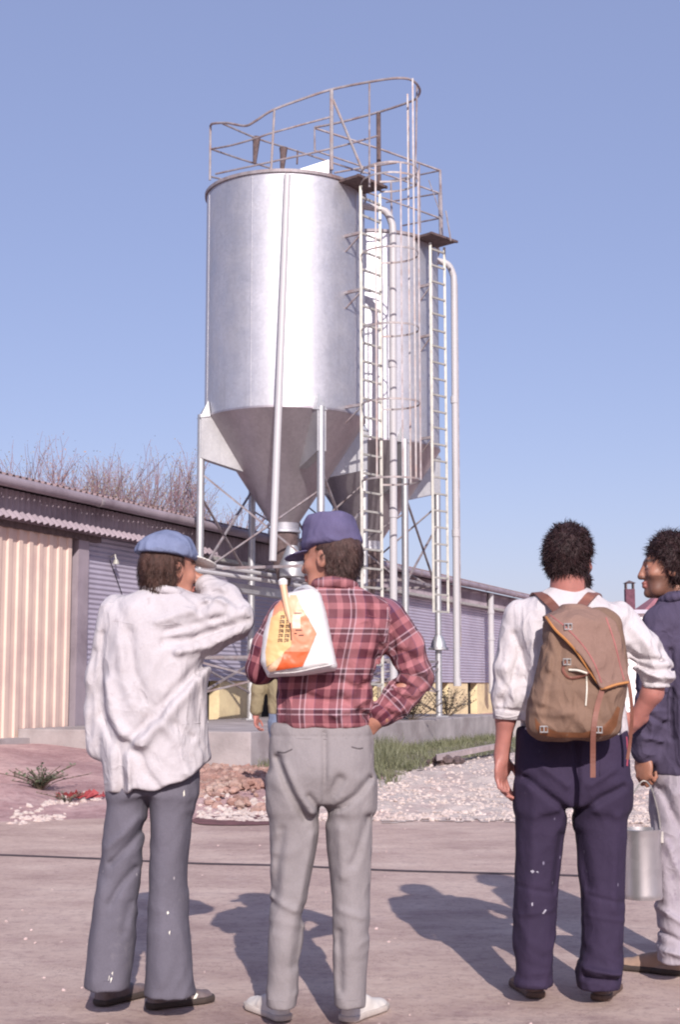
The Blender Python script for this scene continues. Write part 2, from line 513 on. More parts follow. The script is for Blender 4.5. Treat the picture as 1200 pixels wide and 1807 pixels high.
def weed(name, base, h, w, n, label, m=None, group=None, up=.35):
    e = empty(name, base, label, 'plant', group)
    base = Vector(base); st, lf = MB(), MB()
    for k in range(n):
        d = Vector((random.gauss(0, 1), random.gauss(0, 1), 0)) * w * .5
        tip = base + d + Vector((0, 0, h * random.uniform(.45, 1)))
        mid = base + d * up + Vector((0, 0, (tip.z - base.z) * .55))
        pl = smoothline([base + d * .08, mid, tip], 4)
        st.tube(pl, .004, 4)
        for q in pl[2:]:
            for j in range(3):
                a = random.uniform(0, 6.28); dr = Vector((math.cos(a), math.sin(a), random.uniform(-.1, .7))).normalized()
                L = random.uniform(.03, .075) * (h / .4) ** .5; s = dr.cross(Vector((0, 0, 1))).normalized() * L * .26
                lf.add([q, q + dr * L * .5 + s, q + dr * L, q + dr * L * .5 - s], [(0, 1, 2, 3)])
    st.build('stem', stem_m, e); lf.build('foliage', m or weed_m, e)
    return e

# ================================================================== the long shed
shed_label = 'long low farm shed clad in grey corrugated sheet with a cream sliding door'
SHED = empty('farm_shed', Wp(0, 0, .4), shed_label, 'building')
def corr(mb, o, along, up, L, H, pitch, amp, nrm, vertical, seg=6):
    """corrugated sheet: waves run up the sheet (vertical) or along it"""
    o, along, up, nrm = Vector(o), Vector(along), Vector(up), Vector(nrm)
    if vertical:
        n = int(L / pitch * seg); vs = []
        for i in range(n + 1):
            s = L * i / n; d = nrm * amp * math.sin(2 * math.pi * s / pitch)
            vs += [o + along * s + d, o + along * s + up * H + d]
    else:
        n = int(H / pitch * seg); vs = []
        for i in range(n + 1):
            s = H * i / n; d = nrm * amp * math.sin(2 * math.pi * s / pitch)
            vs += [o + up * s + d, o + up * s + along * L + d]
    mb.add(vs, [(2 * i, 2 * i + 1, 2 * i + 3, 2 * i + 2) for i in range(n)])
UPZ = Vector((0, 0, 1))
clad_m = basic('grey blue corrugated cladding', srgb(172, 166, 182), .6, .1, .12, 1.3, .1, 20, .01, dirt=srgb(150, 138, 152), dscale=.7, damt=.45)
fascia_m = basic('grey corrugated fascia', srgb(152, 140, 148), .65, .05, .15, 2, .15, dirt=srgb(80, 62, 74), dscale=1.5, damt=.5)
white_c = basic('pale corrugated edge sheet', srgb(156, 142, 150), .7, 0, .12, 4, .2)
roof_m = basic('fibre cement roof', srgb(150, 128, 128), .9, 0, .25, 1.5, .4, 30, .01, dirt=srgb(90, 70, 72), dscale=3, damt=.6)
cream = basic('cream painted sheet', srgb(212, 188, 174), .6, 0, .07, 1.2, .1, dirt=srgb(170, 140, 138), dscale=1.1, damt=.5)
yellow = basic('pale yellow render', srgb(224, 206, 164), .85, 0, .1, 2.5, .3, dirt=srgb(160, 132, 110), dscale=2, damt=.5)
T0, T1 = -9.0, 30.0
ZB, ZC, ZE = .4, 1.26, 3.90
ZF = 3.36
mb = MB(); corr(mb, Wp(.98, .05, ZC), UD, UPZ, T1 - .98, ZF - ZC + .25, .076, .009, ND, False, 8); mb.build('wall_cladding', clad_m, SHED, smooth=True)
mb = MB()
# footing wall broken by low dark openings
opens = []
tt = 2.2
while tt < T1 - 2:
    opens.append((tt, tt + .9)); tt += 2.65
segs = []; a = 1.25
for o0, o1 in opens:
    segs.append((a, o0)); a = o1
segs.append((a, T1))
for a, b in segs:
    mb.box(Wp((a + b) / 2, -.12, (ZB + ZC) / 2 - .1), ((b - a) / 2, .14, (ZC - ZB) / 2 + .1), UD, ND)
mb.build('footing_wall', yellow, SHED)
for o0, o1 in opens:
    f = MB(); f.box(Wp((o0 + o1) / 2, -.2, (ZB + ZC) / 2 - .1), ((o1 - o0) / 2, .02, (ZC - ZB) / 2 + .1), UD, ND); f.build('vent_opening', M['dark'], SHED)
mb = MB(); mb.box(Wp((T0 + T1) / 2, -5.2, 2.0), ((T1 - T0) / 2, 5.0, 1.6), UD, ND); mb.build('wall', clad_m, SHED)
mb = MB(); corr(mb, Wp(T0, .22, ZF + .04), UD, UPZ, T1 - T0, ZE - ZF - .12, .13, .022, ND, True, 8); mb.build('fascia', fascia_m, SHED, smooth=True)
mb = MB(); sl = Vector(ND * .55 + UPZ * -.5).normalized(); corr(mb, Wp(T0, .25, ZF + .17), UD, sl, 4.9 - T0, .17, .15, .022, ND * .7 + UPZ * .7, True, 8)
mb.build('edge_sheet', white_c, SHED, smooth=True)
mb = MB(); mb.box(Wp((4.9 + T1) / 2, .17, ZF + .02), ((T1 - 4.9) / 2, .10, .03), UD, ND); mb.build('trim_rail', M['pale_metal'], SHED)
up_r = Vector(ND * -1 + UPZ * .2).normalized(); rn = up_r.cross(UD).normalized()
if rn.z < 0: rn = -rn
mb = MB(); corr(mb, Wp(T0, .42, ZE + .06), UD, up_r, T1 - T0, 5.4, .15, .03, rn, True, 8); corr(mb, Wp(T0, .42, ZE + .035), UD, up_r, T1 - T0, 5.4, .15, .03, rn, True, 8)
for k in range(2): pass
mb.build('roof', roof_m, SHED, smooth=True)
up2 = Vector(ND * -1 - UPZ * .2).normalized(); pk = Wp(T0, .42, ZE + .06) + up_r * 5.4
mb = MB(); corr(mb, pk, UD, up2, T1 - T0, 5.4, .15, .03, UPZ, True, 4); mb.build('roof', roof_m, SHED, smooth=True)
mb = MB(); mb.tube([Wp(T0, .46, ZE - .03), Wp(T1, .46, ZE - .03)], .075, 10); mb.build('gutter', fascia_m, SHED, smooth=True)
for k in range(14):
    mb = MB(); tq = T0 + 1.2 + k * 2.9; mb.tube([Wp(tq, .46, ZE - .03), Wp(tq + .07, .46, ZE - .03)], .083, 10); mb.build('gutter_bracket', M['rail'], SHED)
# sliding door, ribbed upright
mb = MB(); ds, dL = -7.6, 8.45; pit = .245; vs = []; n = int(dL / pit)
prof = [(0, 0), (.5, 0), (.56, .03), (.92, .03), (1.0, 0)]
path = [(ds + (k + a) * pit, .12 + b) for k in range(n) for a, b in prof[:-1]]
vs = []
for tq, p in path: vs += [Wp(tq, p, ZB + .06), Wp(tq, p, ZF - .02)]
mb.add(vs, [(2 * i, 2 * i + 2, 2 * i + 3, 2 * i + 1) for i in range(len(path) - 1)])
DOOR = mb.build('sliding_door', cream, SHED)
tag(DOOR, 'cream ribbed sliding door')
mb = MB(); mb.box(Wp(ds + dL / 2, .14, ZF + .0), (dL / 2 + .6, .05, .045), UD, ND); mb.build('door_rail', M['rust'], SHED)
mb = MB(); mb.box(Wp(1.02, .06, (ZB + ZF) / 2), (.14, .10, (ZF - ZB) / 2), UD, ND); mb.build('door_post', fascia_m, SHED)
mb = MB(); mb.box(Wp(-3.2, .05, ZB - .02), (4.4, .35, .10), UD, ND); mb.build('threshold', M['concrete'], SHED)
# lamp bracket on the wall beside the door
mb = MB(); mb.tube([Wp(1.9, .08, 3.14), Wp(1.9, .16, 3.18), Wp(1.9, .18, 3.1)], .014, 6); mb.lathe(Wp(1.9, .18, 3.03), [(.0, .08), (.03, .07), (.055, 0), (.0, 0)], 12)
mb.build('wall_lamp', M['pale_metal'], SHED, smooth=True)
mb = MB(); mb.tube([Wp(1.9, .07, 3.1), Wp(2.35, .07, 2.5), Wp(2.7, .07, 1.9)], .007, 5); mb.build('cable', M['dark'], SHED)
# downpipe with joints on the far part of the wall
pq = at(846, 1100, 34); tq = (846 - 600) / F_PX
tdp = (tq * W0.y - W0.x) / (UX - tq * UY)
mb = MB(); z0 = 1.0
mb.tube([Wp(tdp, .34, ZE - .12), Wp(tdp, .34, .95)], .085, 12)
dp = mb.build('downpipe', M['pipe'], SHED, smooth=True)
for z in (3.2, 2.45, 1.0):
    mb = MB(); mb.tube([Wp(tdp, .34, z), Wp(tdp, .34, z + .09)], .1, 12); mb.build('collar', M['pipe'], dp)

# concrete slab the silos stand on
ZS = .6
c0 = Vector((-1.128, 18.15, 0))
mb = MB()
L, Wd = 11.9, 3.5
cc = c0 + UD * (L / 2) - ND * (Wd / 2)
mb.box(cc + Vector((0, 0, ZS / 2 - .1)), (L / 2, Wd / 2, ZS / 2 + .1), UD, ND)
tag(mb.build('concrete_slab', M['concrete'], bevel=.02), 'raised concrete slab with worn edges carrying the two silos', 'slab')
mb = MB(); bb = c0 + UD * 11.9 + ND * .15
mb.box(bb + Vector((0, 0, .35)), (.28, .3, .34), UD, ND)
tag(mb.build('concrete_block', M['concrete'], bevel=.03), 'small rough concrete block at the right end of the silo slab', 'block')
pl = atz(880, 1322, .25); pl2 = atz(770, 1344, .22)
mb = MB(); mb.box((pl + pl2) / 2 + Vector((0, 0, .05)), ((pl - pl2).length / 2, .12, .035), (pl - pl2).normalized(), (0, 1, 0))
tag(mb.build('wooden_plank', basic('weathered board', srgb(176, 160, 158), .9, 0, .25, 6, .3)), 'weathered board lying between the grass and the white gravel', 'board')
p = ground_hit(788, 1350); mb = MB()
for k in range(60): stone(mb, p + Vector((random.gauss(0, .1), random.gauss(0, .05), random.uniform(.0, .08))), random.uniform(.04, .08))
tag(mb.build('debris_pile', M['rust']), 'small dark pile of rubbish at the edge of the white gravel', 'rubbish')
# red rag and weeds by the door, weeds behind the slab
p = ground_hit(150, 1352); mb = MB()
for k in range(26):
    a = random.uniform(0, 6.28); d = Vector((math.cos(a), .6 * math.sin(a), 0)); L_ = random.uniform(.06, .2)
    q = p + Vector((random.gauss(0, .1), random.gauss(0, .06), .02))
    s = Vector((-d.y, d.x, 0)) * .02
    mb.add([q - s, q + s, q + d * L_ * .6 + s + UPZ * random.uniform(.03, .1), q + d * L_ + UPZ * random.uniform(0, .05)], [(0, 1, 2, 3)])
tag(mb.build('red_twine', basic('red twine', srgb(150, 60, 64), .7, 0, .2, 6, 0)), 'tangle of red twine lying on the bare earth before the cream door', 'twine')
weed('leafy_weed', ground_hit(72, 1345), .24, .4, 44, 'pale leafy weed growing on the bare earth before the cream door')
weed('leafy_weed', ground_hit(118, 1352), .13, .25, 9, 'tiny green weed beside the red twine')
for (u, Yd, lab) in ((726, 24.5, 'dark bushy weed behind the slab at the plaid elbow'), (790, 27.6, 'twiggy weed behind the slab near the shed footing')):
    b = at(u, 1262, Yd); b.z = ZS
    weed('bushy_weed', b, .55, .7, 40, lab, leafmat('dark weed ' + str(u), srgb(66, 62, 52), srgb(104, 96, 80)), up=.6)
p = ground_hit(1096, 1288); b = at(1098, 1290, 26); b.z = tz(b.x, b.y)
weed('bushy_weed', b, .62, .5, 50, 'dark bush showing through the bent arm of the man with the rucksack', leafmat('dark bush', srgb(50, 54, 46), srgb(84, 84, 70)), up=.6)

# white building and chimney far right
FB = at(1150, 1230, 46); fb = Vector((FB.x, 46, 0.15))
FBE = empty('white_building', fb, 'low white building far off between the two men on the right', 'building')
zt_ = at(1110, 1083, 46).z
x0, x1 = at(1068, 1100, 46).x, at(1330, 1100, 46).x
mb = MB(); mb.box(((x0 + x1) / 2, 49.0, zt_ / 2), ((x1 - x0) / 2, 3.0, zt_ / 2)); mb.build('wall', basic('white render', srgb(238, 232, 230), .8, 0, .05, 1, .1), FBE)
mb = MB(); mb.box(((x0 + x1) / 2, 49.0, zt_ + .06), ((x1 - x0) / 2 + .15, 3.2, .06)); mb.build('parapet', basic('grey coping', srgb(186, 182, 194), .8, 0, .1, 2, .1), FBE)
zr = at(1142, 1052, 50).z; xr0 = at(1127, 1060, 50).x
mb = MB()
mb.add([(xr0 - .3, 48.2, zt_ + .1), (x1, 48.2, zt_ + .1), (x1, 51.5, zt_ + .1), (xr0 - .3, 51.5, zt_ + .1), (xr0 + .9, 50, zr + .25), (x1, 50, zr + .25)],
       [(0, 1, 5, 4), (3, 4, 5, 2), (0, 4, 3), (1, 2, 5)])
mb.build('roof', basic('red tile roof', srgb(158, 104, 112), .85, 0, .2, 3, .5, 8, .05), FBE)
xc, zc0, zc1 = at(1112, 1060, 47).x, zt_ + .11, at(1112, 1040, 47).z
mb = MB(); mb.box((xc, 47, (zc0 + zc1) / 2), (.15, .15, (zc1 - zc0) / 2))
ch = mb.build('chimney', basic('dark brick', srgb(104, 66, 78), .9, 0, .3, 8, .4, 20, .02), FBE)
mb = MB()
for sx in (-1, 1):
    for sy in (-1, 1): mb.box((xc + sx * .12, 47 + sy * .12, zc1 + .1), (.02, .02, .1))
mb.add([(xc - .19, 46.81, zc1 + .2), (xc + .19, 46.81, zc1 + .2), (xc + .19, 47.19, zc1 + .2), (xc - .19, 47.19, zc1 + .2), (xc, 47, zc1 + .3)], [(0, 1, 4), (1, 2, 4), (2, 3, 4), (3, 0, 4), (0, 3, 2, 1)])
mb.build('chimney_cowl', M['rust'], ch)

# ================================================================== trees beyond the shed
bark_m = basic('grey bark', srgb(132, 108, 116), .9, 0, .2, 5, .2)
def tree(base, h, spread, label, leaf_a, leaf_b, nleaf, seed):
    rr = random.Random(seed); e = empty('bare_tree', base, label, 'tree', 'spring trees beyond the shed roof')
    tr, lf = MB(), MB(); tips = []
    def grow(p, d, L, r, lev):
        pts = [p]; q = p; dd = d.copy()
        for k in range(3):
            dd = (dd + Vector((rr.gauss(0, .17), rr.gauss(0, .17), .05))).normalized(); q = q + dd * L / 3; pts.append(q)
        r = max(r, .0085)
        tr.tube(pts, [r, r * .85, r * .7, r * .55], 5 if lev < 2 else 3, caps=False)
        if lev >= 4:
            tips.extend(pts[1:]); return
        if lev >= 3: tips.extend(pts[2:])
        n = 4 if lev < 4 else 3
        for k in range(n):
            a = rr.uniform(0, 6.28); o = Vector((math.cos(a), math.sin(a), 0)); s = rr.uniform(.35, .8) * spread
            start = pts[rr.choice([1, 2, 2, 3])] if lev > 0 else p.lerp(q, rr.uniform(.35, 1))
            grow(start, (dd + o * s + Vector((0, 0, .12))).normalized(), L * rr.uniform(.6, .82), r * .55, lev + 1)
        grow(q, dd, L * .75, r * .6, lev + 1)
    for k in range(4):
        grow(Vector(base) + Vector((rr.gauss(0, .45), rr.gauss(0, .3), -.1)), Vector((rr.gauss(0, .17), rr.gauss(0, .17), 1)).normalized(), h * .40, .075, 0)
    for k in range(int(nleaf * 6.5)):
        q = rr.choice(tips) + Vector((rr.gauss(0, .1), rr.gauss(0, .1), rr.gauss(0, .1)))
        d = Vector((rr.gauss(0, 1), rr.gauss(0, 1), rr.gauss(0, 1))).normalized(); s = d.orthogonal().normalized(); L = rr.uniform(.025, .065)
        lf.add([q, q + d * L * .5 + s * L * .35, q + d * L, q + d * L * .5 - s * L * .35], [(0, 1, 2, 3)])
    tr.build('trunk', bark_m, e); lf.build('crown', leafmat('spring leaf %d' % seed, leaf_a, leaf_b), e)
TREES = [(15, 800, 42, .55, 'brownish half bare tree rising over the left end of the shed roof', srgb(120, 96, 84), srgb(168, 130, 112), 1700),
         (62, 796, 40, .5, 'thin tree with dull orange buds just right of the leftmost roof tree', srgb(150, 106, 84), srgb(184, 142, 118), 1700),
         (118, 782, 44, .42, 'slender upright bare tree left of the widest roof tree', srgb(120, 112, 92), srgb(160, 146, 122), 1500),
         (205, 776, 43, .62, 'widest and tallest twiggy tree standing over the shed roof', srgb(122, 112, 98), srgb(164, 150, 128), 2800),
         (252, 800, 47, .5, 'twiggy tree crowded against the right side of the widest roof tree', srgb(122, 112, 98), srgb(160, 146, 126), 1500),
         (308, 852, 45, .6, 'low pale twiggy tree over the roof nearest the silo leg', srgb(128, 118, 106), srgb(168, 154, 136), 1500)]
for i, (u, v, Yd, sp, lab, a, b, nl) in enumerate(TREES):
    top = at(u, v, Yd); tree((top.x, Yd, .3), (top.z - .3) * .86, sp * .85, lab, a, b, nl, 40 + i)
# ================================================================== silos
RS = 1.33
S1 = Vector((-.915, 23.2, 0)); S2 = Vector((.53, 26.2, 0))
ZT = at(500, 304, S1.y - RS).z          # rim
ZJ = at(500, 718, S1.y - RS).z          # where the cylinder meets the cone
ZN = at(505, 934, S1.y - .2).z          # cone outlet
LEG_R = 1.46
def silo(cc, label, front_pipe):
    cx, cy = cc.x, cc.y
    E = empty('feed_silo', (cx, cy, ZS), label, 'silo', 'feed silos on the slab')
    P3 = lambda a, r, z: Vector((cx + r * math.sin(R(a)), cy - r * math.cos(R(a)), z))
    mb = MB(); mb.lathe((cx, cy, 0), [(RS, ZJ + .004)] + [(RS, ZJ + (ZT - ZJ) * k / 12) for k in range(1, 13)] + [(RS + .03, ZT + .005), (RS + .035, ZT + .04), (RS + .01, ZT + .05), (RS - .02, ZT + .04), (RS * .5, ZT + .22), (.25, ZT + .34), (.0, ZT + .36)], 96)
    mb.build('shell', M['galv'], E, smooth=True)
    mb = MB(); mb.lathe((cx, cy, 0), [(RS, ZT + .0), (RS + .032, ZT + .0), (RS + .036, ZT + .05), (RS, ZT + .05)], 96); mb.build('rim', M['rail'], E, smooth=True)
    mb = MB()
    for a in (-22, 62, 140, 215, 290):
        mb.tube([P3(a, RS + .002, ZJ + .02), P3(a, RS + .002, ZT - .02)], .012, 6)
    mb.build('seam', M['galv'], E, smooth=True)
    mb = MB(); mb.lathe((cx, cy, 0), [(RS + .012, ZJ + .03), (RS + .012, ZJ - .0), (RS, ZJ - .012), (.24, ZN + .12)], 96); mb.build('cone', M['galv_cone_shade'], E, smooth=True)
    mb = MB(); mb.lathe((cx, cy, 0), [(.245, ZN + .22), (.225, ZN + .02), (.27, ZN - .0), (.27, ZN - .04), (.2, ZN - .05)], 40); mb.build('outlet_collar', M['galv'], E, smooth=True)
    mb = MB(); mb.lathe((cx, cy, 0), [(.0, ZN - .04), (.22, ZN - .045), (.22, ZN - .42), (.12, ZN - .75), (.1, ZN - .9), (0, ZN - .9)], 32); mb.build('feed_boot', M['rust'], E, smooth=True)
    for a in (25, 115, 205, 295):
        o = P3(a, 1, 0) - P3(a, 0, 0); w = Vector((-o.y, o.x, 0))
        mb = MB(); c = P3(a, LEG_R, 0)
        mb.tube([Vector((c.x, c.y, ZS)), Vector((c.x, c.y, ZJ + .01))], .062, 14)
        mb.box(Vector((c.x, c.y, ZS + .012)), (.13, .13, .012), o, w)
        lg = mb.build('leg', M['galv_leg'], E, smooth=True)
        zl = at(425, 822, cy - .4).z - (at(425, 822, cy - .4).z - at(425, 822, 22.8).z) if cy < 24 else None
        zc_in = ZJ - .88; rc = RS - (ZJ - zc_in) * (RS - .24) / (ZJ - ZN - .12)
        prof = [(LEG_R + .03, ZJ - .02), (RS - .0, ZJ - .01), (rc + .0, zc_in), (LEG_R + .03, ZJ - .70)]
        for s in (-1, 1): pass
        poly = [P3(a, r, z) + w * -.075 for r, z in prof]
        g = MB(); g.prism(poly, w * .15); g.build('gusset', M['galv_leg'], lg)
        g = MB()
        g.add([P3(a, LEG_R + .05, ZJ - .05) + w * -.09, P3(a, LEG_R + .05, ZJ - .05) + w * .09, P3(a, RS + .015, ZJ + .26), P3(a, RS + .012, ZJ - .02) + w * -.1, P3(a, RS + .012, ZJ - .02) + w * .1],
              [(0, 1, 2), (0, 2, 3), (1, 4, 2), (0, 3, 4, 1)])
        g.build('leg_cap', M['galv_leg'], lg)
    # bracing between the legs
    angs = [25, 115, 205, 295]
    for k in range(4):
        a, b = angs[k], angs[(k + 1) % 4]
        for z in (3.02, 1.62):
            mb = MB(); mb.bar(P3(a, LEG_R, z), P3(b, LEG_R, z), .035, .045); mb.build('cross_bar', M['rail'], E)
        for (za, zb) in ((4.55, 2.95), (2.95, 4.2)):
            mb = MB(); mb.bar(P3(a, LEG_R - .02 * (za > zb), za), P3(b, LEG_R - .02 * (za > zb), zb), .036, .025); mb.build('brace', M['rail'], E)
        for (za, zb) in ((1.55, 1.05), (1.05, 1.5)):
            mb = MB(); mb.bar(P3(a, LEG_R - .02 * (za > zb), za), P3(b, LEG_R - .02 * (za > zb), zb), .03, .03); mb.build('brace', M['rail'], E)
    # ladder standing off the shell
    la = 50 if front_pipe else 46; o = Vector((math.sin(R(la)), -math.cos(R(la)), 0)); w = Vector((math.cos(R(la)), math.sin(R(la)), 0))
    base = Vector((cx, cy, 0)) + o * (RS + (.30 if front_pipe else .22)); LADW = .50 if front_pipe else .40
    zb0 = ZS + .28 if front_pipe else at(765, 1082, 25.3).z
    ztop = ZT - .12
    def lp(s, z, out=0.0): return base + w * s + o * (out + .06 * (ZT - z) / 8) - w * (.05 * (ZT - z) / 8) + Vector((0, 0, z))
    lad = MB(); 
    lad.bar(lp(0, zb0), lp(0, ztop), .045, .03)
    LD = lad.build('ladder', M['pale_metal'], E)
    st = MB(); st.bar(lp(LADW, zb0), lp(LADW, ztop), .045, .03); st.build('stile', M['pale_metal'], LD)
    z = zb0 + .02
    while z < ztop:
        r_ = MB(); r_.bar(lp(0, z), lp(LADW, z), .032, .032); r_.build('rung', M['pale_metal'], LD); z += .30
    for z in (at(620, 516, 22.3).z, at(620, 718, 22.3).z, ZJ - .0 + 2.9):
        b = MB(); b.bar(P3(la - 1, RS, z), lp(0, z), .045, .045); b.bar(P3(la - 1, RS, z - .26), lp(0, z - .03), .02, .02); b.build('bracket', M['rail'], LD)
    # platform by the top of the ladder
    mb = MB(); pc = Vector((cx, cy, ZT - .02)) + o * (RS + .16) + w * .16
    mb.box(pc, (.34, .22, .022), w, o); mb.bar(pc + w * .35 - o * .22, pc + w * .35 + o * .26, .04, .04); mb.bar(pc - w * .36 + o * .24, pc + w * .40 + o * .24, .04, .04)
    mb.build('platform', M['rust'], E)
    # filling pipe with a bend at the top, cut off above the slab
    pa = Vector((cx + .7, cy - .2, 0)); xp = (1.80 if front_pipe else 1.62)
    zp = at(670, 366, 23.0).z
    pl = [Vector((cx + 1.0, cy - .35, zp)), Vector((cx + xp - .34, cy - .2, zp)), Vector((cx + xp - .12, cy - .16, zp - .06)), Vector((cx + xp - .02, cy - .14, zp - .24)), Vector((cx + xp, cy - .14, zp - .42)), Vector((cx + xp, cy - .14, zp - 1)), Vector((cx + xp - .02, cy - .14, 1.35)), Vector((cx + xp - .02, cy - .14, 1.2))]
    pl = smoothline(pl[:6], 6) + pl[6:]
    mb = MB(); mb.tube(pl, .062, 14); fp = mb.build('filling_pipe', M['pipe'], E, smooth=True)
    for z in (1.17, 3.9, 6.4):
        mb = MB(); mb.tube([(cx + xp - .012, cy - .14, z), (cx + xp - .012, cy - .14, z + .13)], .073, 14); mb.build('coupling', M['pipe'], fp, smooth=True)
    if front_pipe:
        mb = MB(); a = at(507, 309, cy - RS - .07); b = at(481, 990, cy - RS - .46)
        mb.tube([a, b], .058, 14); vp = mb.build('vent_pipe', M['pipe'], E, smooth=True)
        for s in (.02, .3, .57):
            mb = MB(); q = a.lerp(b, s); mb.bar(Vector((q.x, q.y, q.z)), Vector((q.x, cy - math.sqrt(max(.01, RS ** 2 - (q.x - cx) ** 2)), q.z)), .05, .03); mb.build('pipe_clip', M['rail'], vp)
    else:
        # leg foot coupling and conduit beside the second ladder
        mb = MB(); c = P3(115, LEG_R, 0); z = at(763, 1142, 26.8).z
        mb.lathe((c.x, c.y, z), [(.07, .22), (.13, .1), (.15, 0), (.19, -.01), (.19, -.05), (.07, -.06)], 20); mb.build('leg_coupling', M['galv_leg'], E, smooth=True)
        mb = MB(); c = c + Vector((.42, 0, 0)); mb.tube([(c.x, c.y, 1.9), (c.x, c.y, ZT - .4)], .012, 5); mb.build('conduit', M['rail'], E)
    return E, P3, lp, LADW, o, w
E1, P1, lp1, LADW, o1, w1 = silo(S1, 'nearer steel silo with a straight pipe down its front and a caged ladder', True)
E2, P2, lp2, _, o2, w2 = silo(S2, 'farther steel silo half hidden behind the caged ladder of the nearer one', False)

# ladder cage of the nearer silo
cage = MB()
hoop = [(0, 0), (-.14, .2), (-.18, .45), (-.07, .72), (.25, .88), (.57, .72), (.68, .45), (.64, .2), (.50, 0)]
CG = None
zs = [at(690, v, 22.0).z for v in (848, 712, 580, 447, 318)] 
zs.append(at(690, 300, 22.0).z)
for z in zs:
    h = MB(); pts = smoothline([lp1(s, z, q) for s, q in hoop], 4)
    for a, b in zip(pts[:-1], pts[1:]): h.bar(a, b, .01, .03)
    if CG is None: CG = h.build('ladder_cage', M['rail_light'], E1)
    else: h.build('hoop', M['rail_light'], CG)
ztl = at(700, 141, 21.9).z
for k, (s, q) in enumerate([(-.18, .45), (.02, .8), (.25, .88), (.48, .8), (.68, .45)]):
    sb = MB(); sb.bar(lp1(s, zs[0], q), lp1(s, ztl - .02 if k in (2, 4) else zs[-1], q), .026, .01); sb.build('cage_strap', M['rail' if k % 2 else 'rail_light'], CG)
# guard rail round the top of the nearer silo
def P(u, v, Y): return at(u, v, Y)
def rail_curve(name, pts, r, m, parent, k=5):
    mb = MB(); mb.tube(smoothline([P(*q) for q in pts], k) if k else [P(*q) for q in pts], r, 7); return mb.build(name, m, parent, smooth=True)
GR1 = rail_curve('guard_rail', [(371, 222, 22.85), (376, 218, 22.7), (400, 217, 22.5), (432, 222, 22.25), (450, 214, 22.15), (480, 195, 22.05), (530, 176, 22.05), (585, 158, 22.1), (650, 145, 21.95), (700, 138, 21.8), (728, 142, 21.9), (741, 158, 22.3), (736, 172, 22.7), (720, 181, 22.9), (665, 199, 23.3), (600, 216, 23.6), (555, 225, 23.8)], .021, M['rail'], E1)
rails = [[(372, 263, 22.85), (410, 256, 22.4), (455, 243, 22.15), (482, 234, 22.05), (585, 206, 22.1)],
         [(380, 307, 22.8), (440, 294, 22.4), (500, 281, 22.2), (585, 262, 22.1), (666, 240, 22.6)],
         [(392, 218, 22.8), (455, 245, 23.4), (522, 266, 24.0), (608, 294, 24.4), (650, 306, 24.5)],
         [(372, 263, 22.9), (425, 281, 23.5), (478, 297, 24.0)],
         [(372, 312, 22.9), (400, 318, 23.2)],
         [(590, 305, 22.4), (640, 296, 22.5), (700, 287, 22.3)]]
for q in rails: rail_curve('rail', q, .017, M['rail'], GR1, 4)
for (u0, v0, u1, v1, Yd, rr_, mt) in ((371, 222, 370, 318, 22.85, .02, 'rail_light'), (484, 194, 478, 305, 22.05, .02, 'rail_light'), (585, 158, 585, 300, 22.1, .032, 'rail_light'), (652, 145, 652, 330, 21.95, .016, 'rail'),
                                   (668, 199, 669, 336, 23.3, .04, 'rust'), (736, 150, 733, 330, 22.3, .016, 'rail'), (720, 181, 722, 330, 22.9, .02, 'rail'), (555, 225, 555, 266, 23.8, .014, 'rail'), (588, 176, 642, 306, 22.15, .022, 'rail_light'), (525, 266, 524, 290, 24.0, .016, 'rust')):
    mb = MB(); mb.tube([P(u0, v0, Yd), P(u1, v1, Yd)], rr_, 7); mb.build('post', M[mt], GR1)
for (u, v, Yd) in ((452, 247, 23.4), (500, 266, 23.8)):
    mb = MB(); a = P(u, v, Yd); b = P(u - 3, v + 42, Yd); mb.tube([a + Vector((0, 0, .05)), a - Vector((0, 0, .05)), b], [.075, .06, .03], 8); mb.build('rail_clamp', M['rust'], GR1)
mb = MB(); a = P(508, 305, 22.2); b = P(586, 280, 22.2); c = P(586, 308, 22.2)
mb.prism([a, b, c], Vector((0, .7, 0))); mb.build('roof_hatch', M['galv_leg'], E1)
# guard rail of the farther silo
GR2 = rail_curve('guard_rail', [(777, 301, 25.4), (668, 262, 25.0), (555, 226, 24.6)], .021, M['rail'], E2, 0)
for q in ([(776, 341, 25.4), (676, 306, 25.0), (556, 266, 24.6)], [(777, 385, 25.4), (676, 349, 25.0), (620, 330, 24.8)],
          [(777, 301, 25.4), (690, 319, 26.6)], [(776, 341, 25.4), (682, 357, 26.6)], [(777, 385, 25.4), (711, 398, 26.6)], [(690, 319, 26.6), (640, 332, 27.0)]):
    rail_curve('rail', q, .017, M['rail'], GR2, 0)
for (u0, v0, u1, v1, Yd, rr_) in ((777, 300, 778, 345, 25.4, .025), (777, 340, 779, 418, 25.4, .04), (690, 319, 692, 412, 26.6, .02), (668, 262, 670, 300, 25.0, .016), (740, 290, 742, 410, 25.2, .014), (555, 226, 556, 268, 24.6, .014)):
    mb = MB(); mb.tube([P(u0, v0, Yd), P(u1, v1, Yd)], rr_, 7); mb.build('post', M['rail'], GR2)
mb = MB(); mb.tube([P(757, 318, 25.3), P(775, 370, 25.3), P(782, 380, 25.3)], .01, 5); mb.build('wire', M['rail'], GR2)
mb = MB(); mb.tube([P(787, 372, 25.0), P(796, 425, 25.0)], .014, 5); mb.build('post', M['rail_light'], GR2)

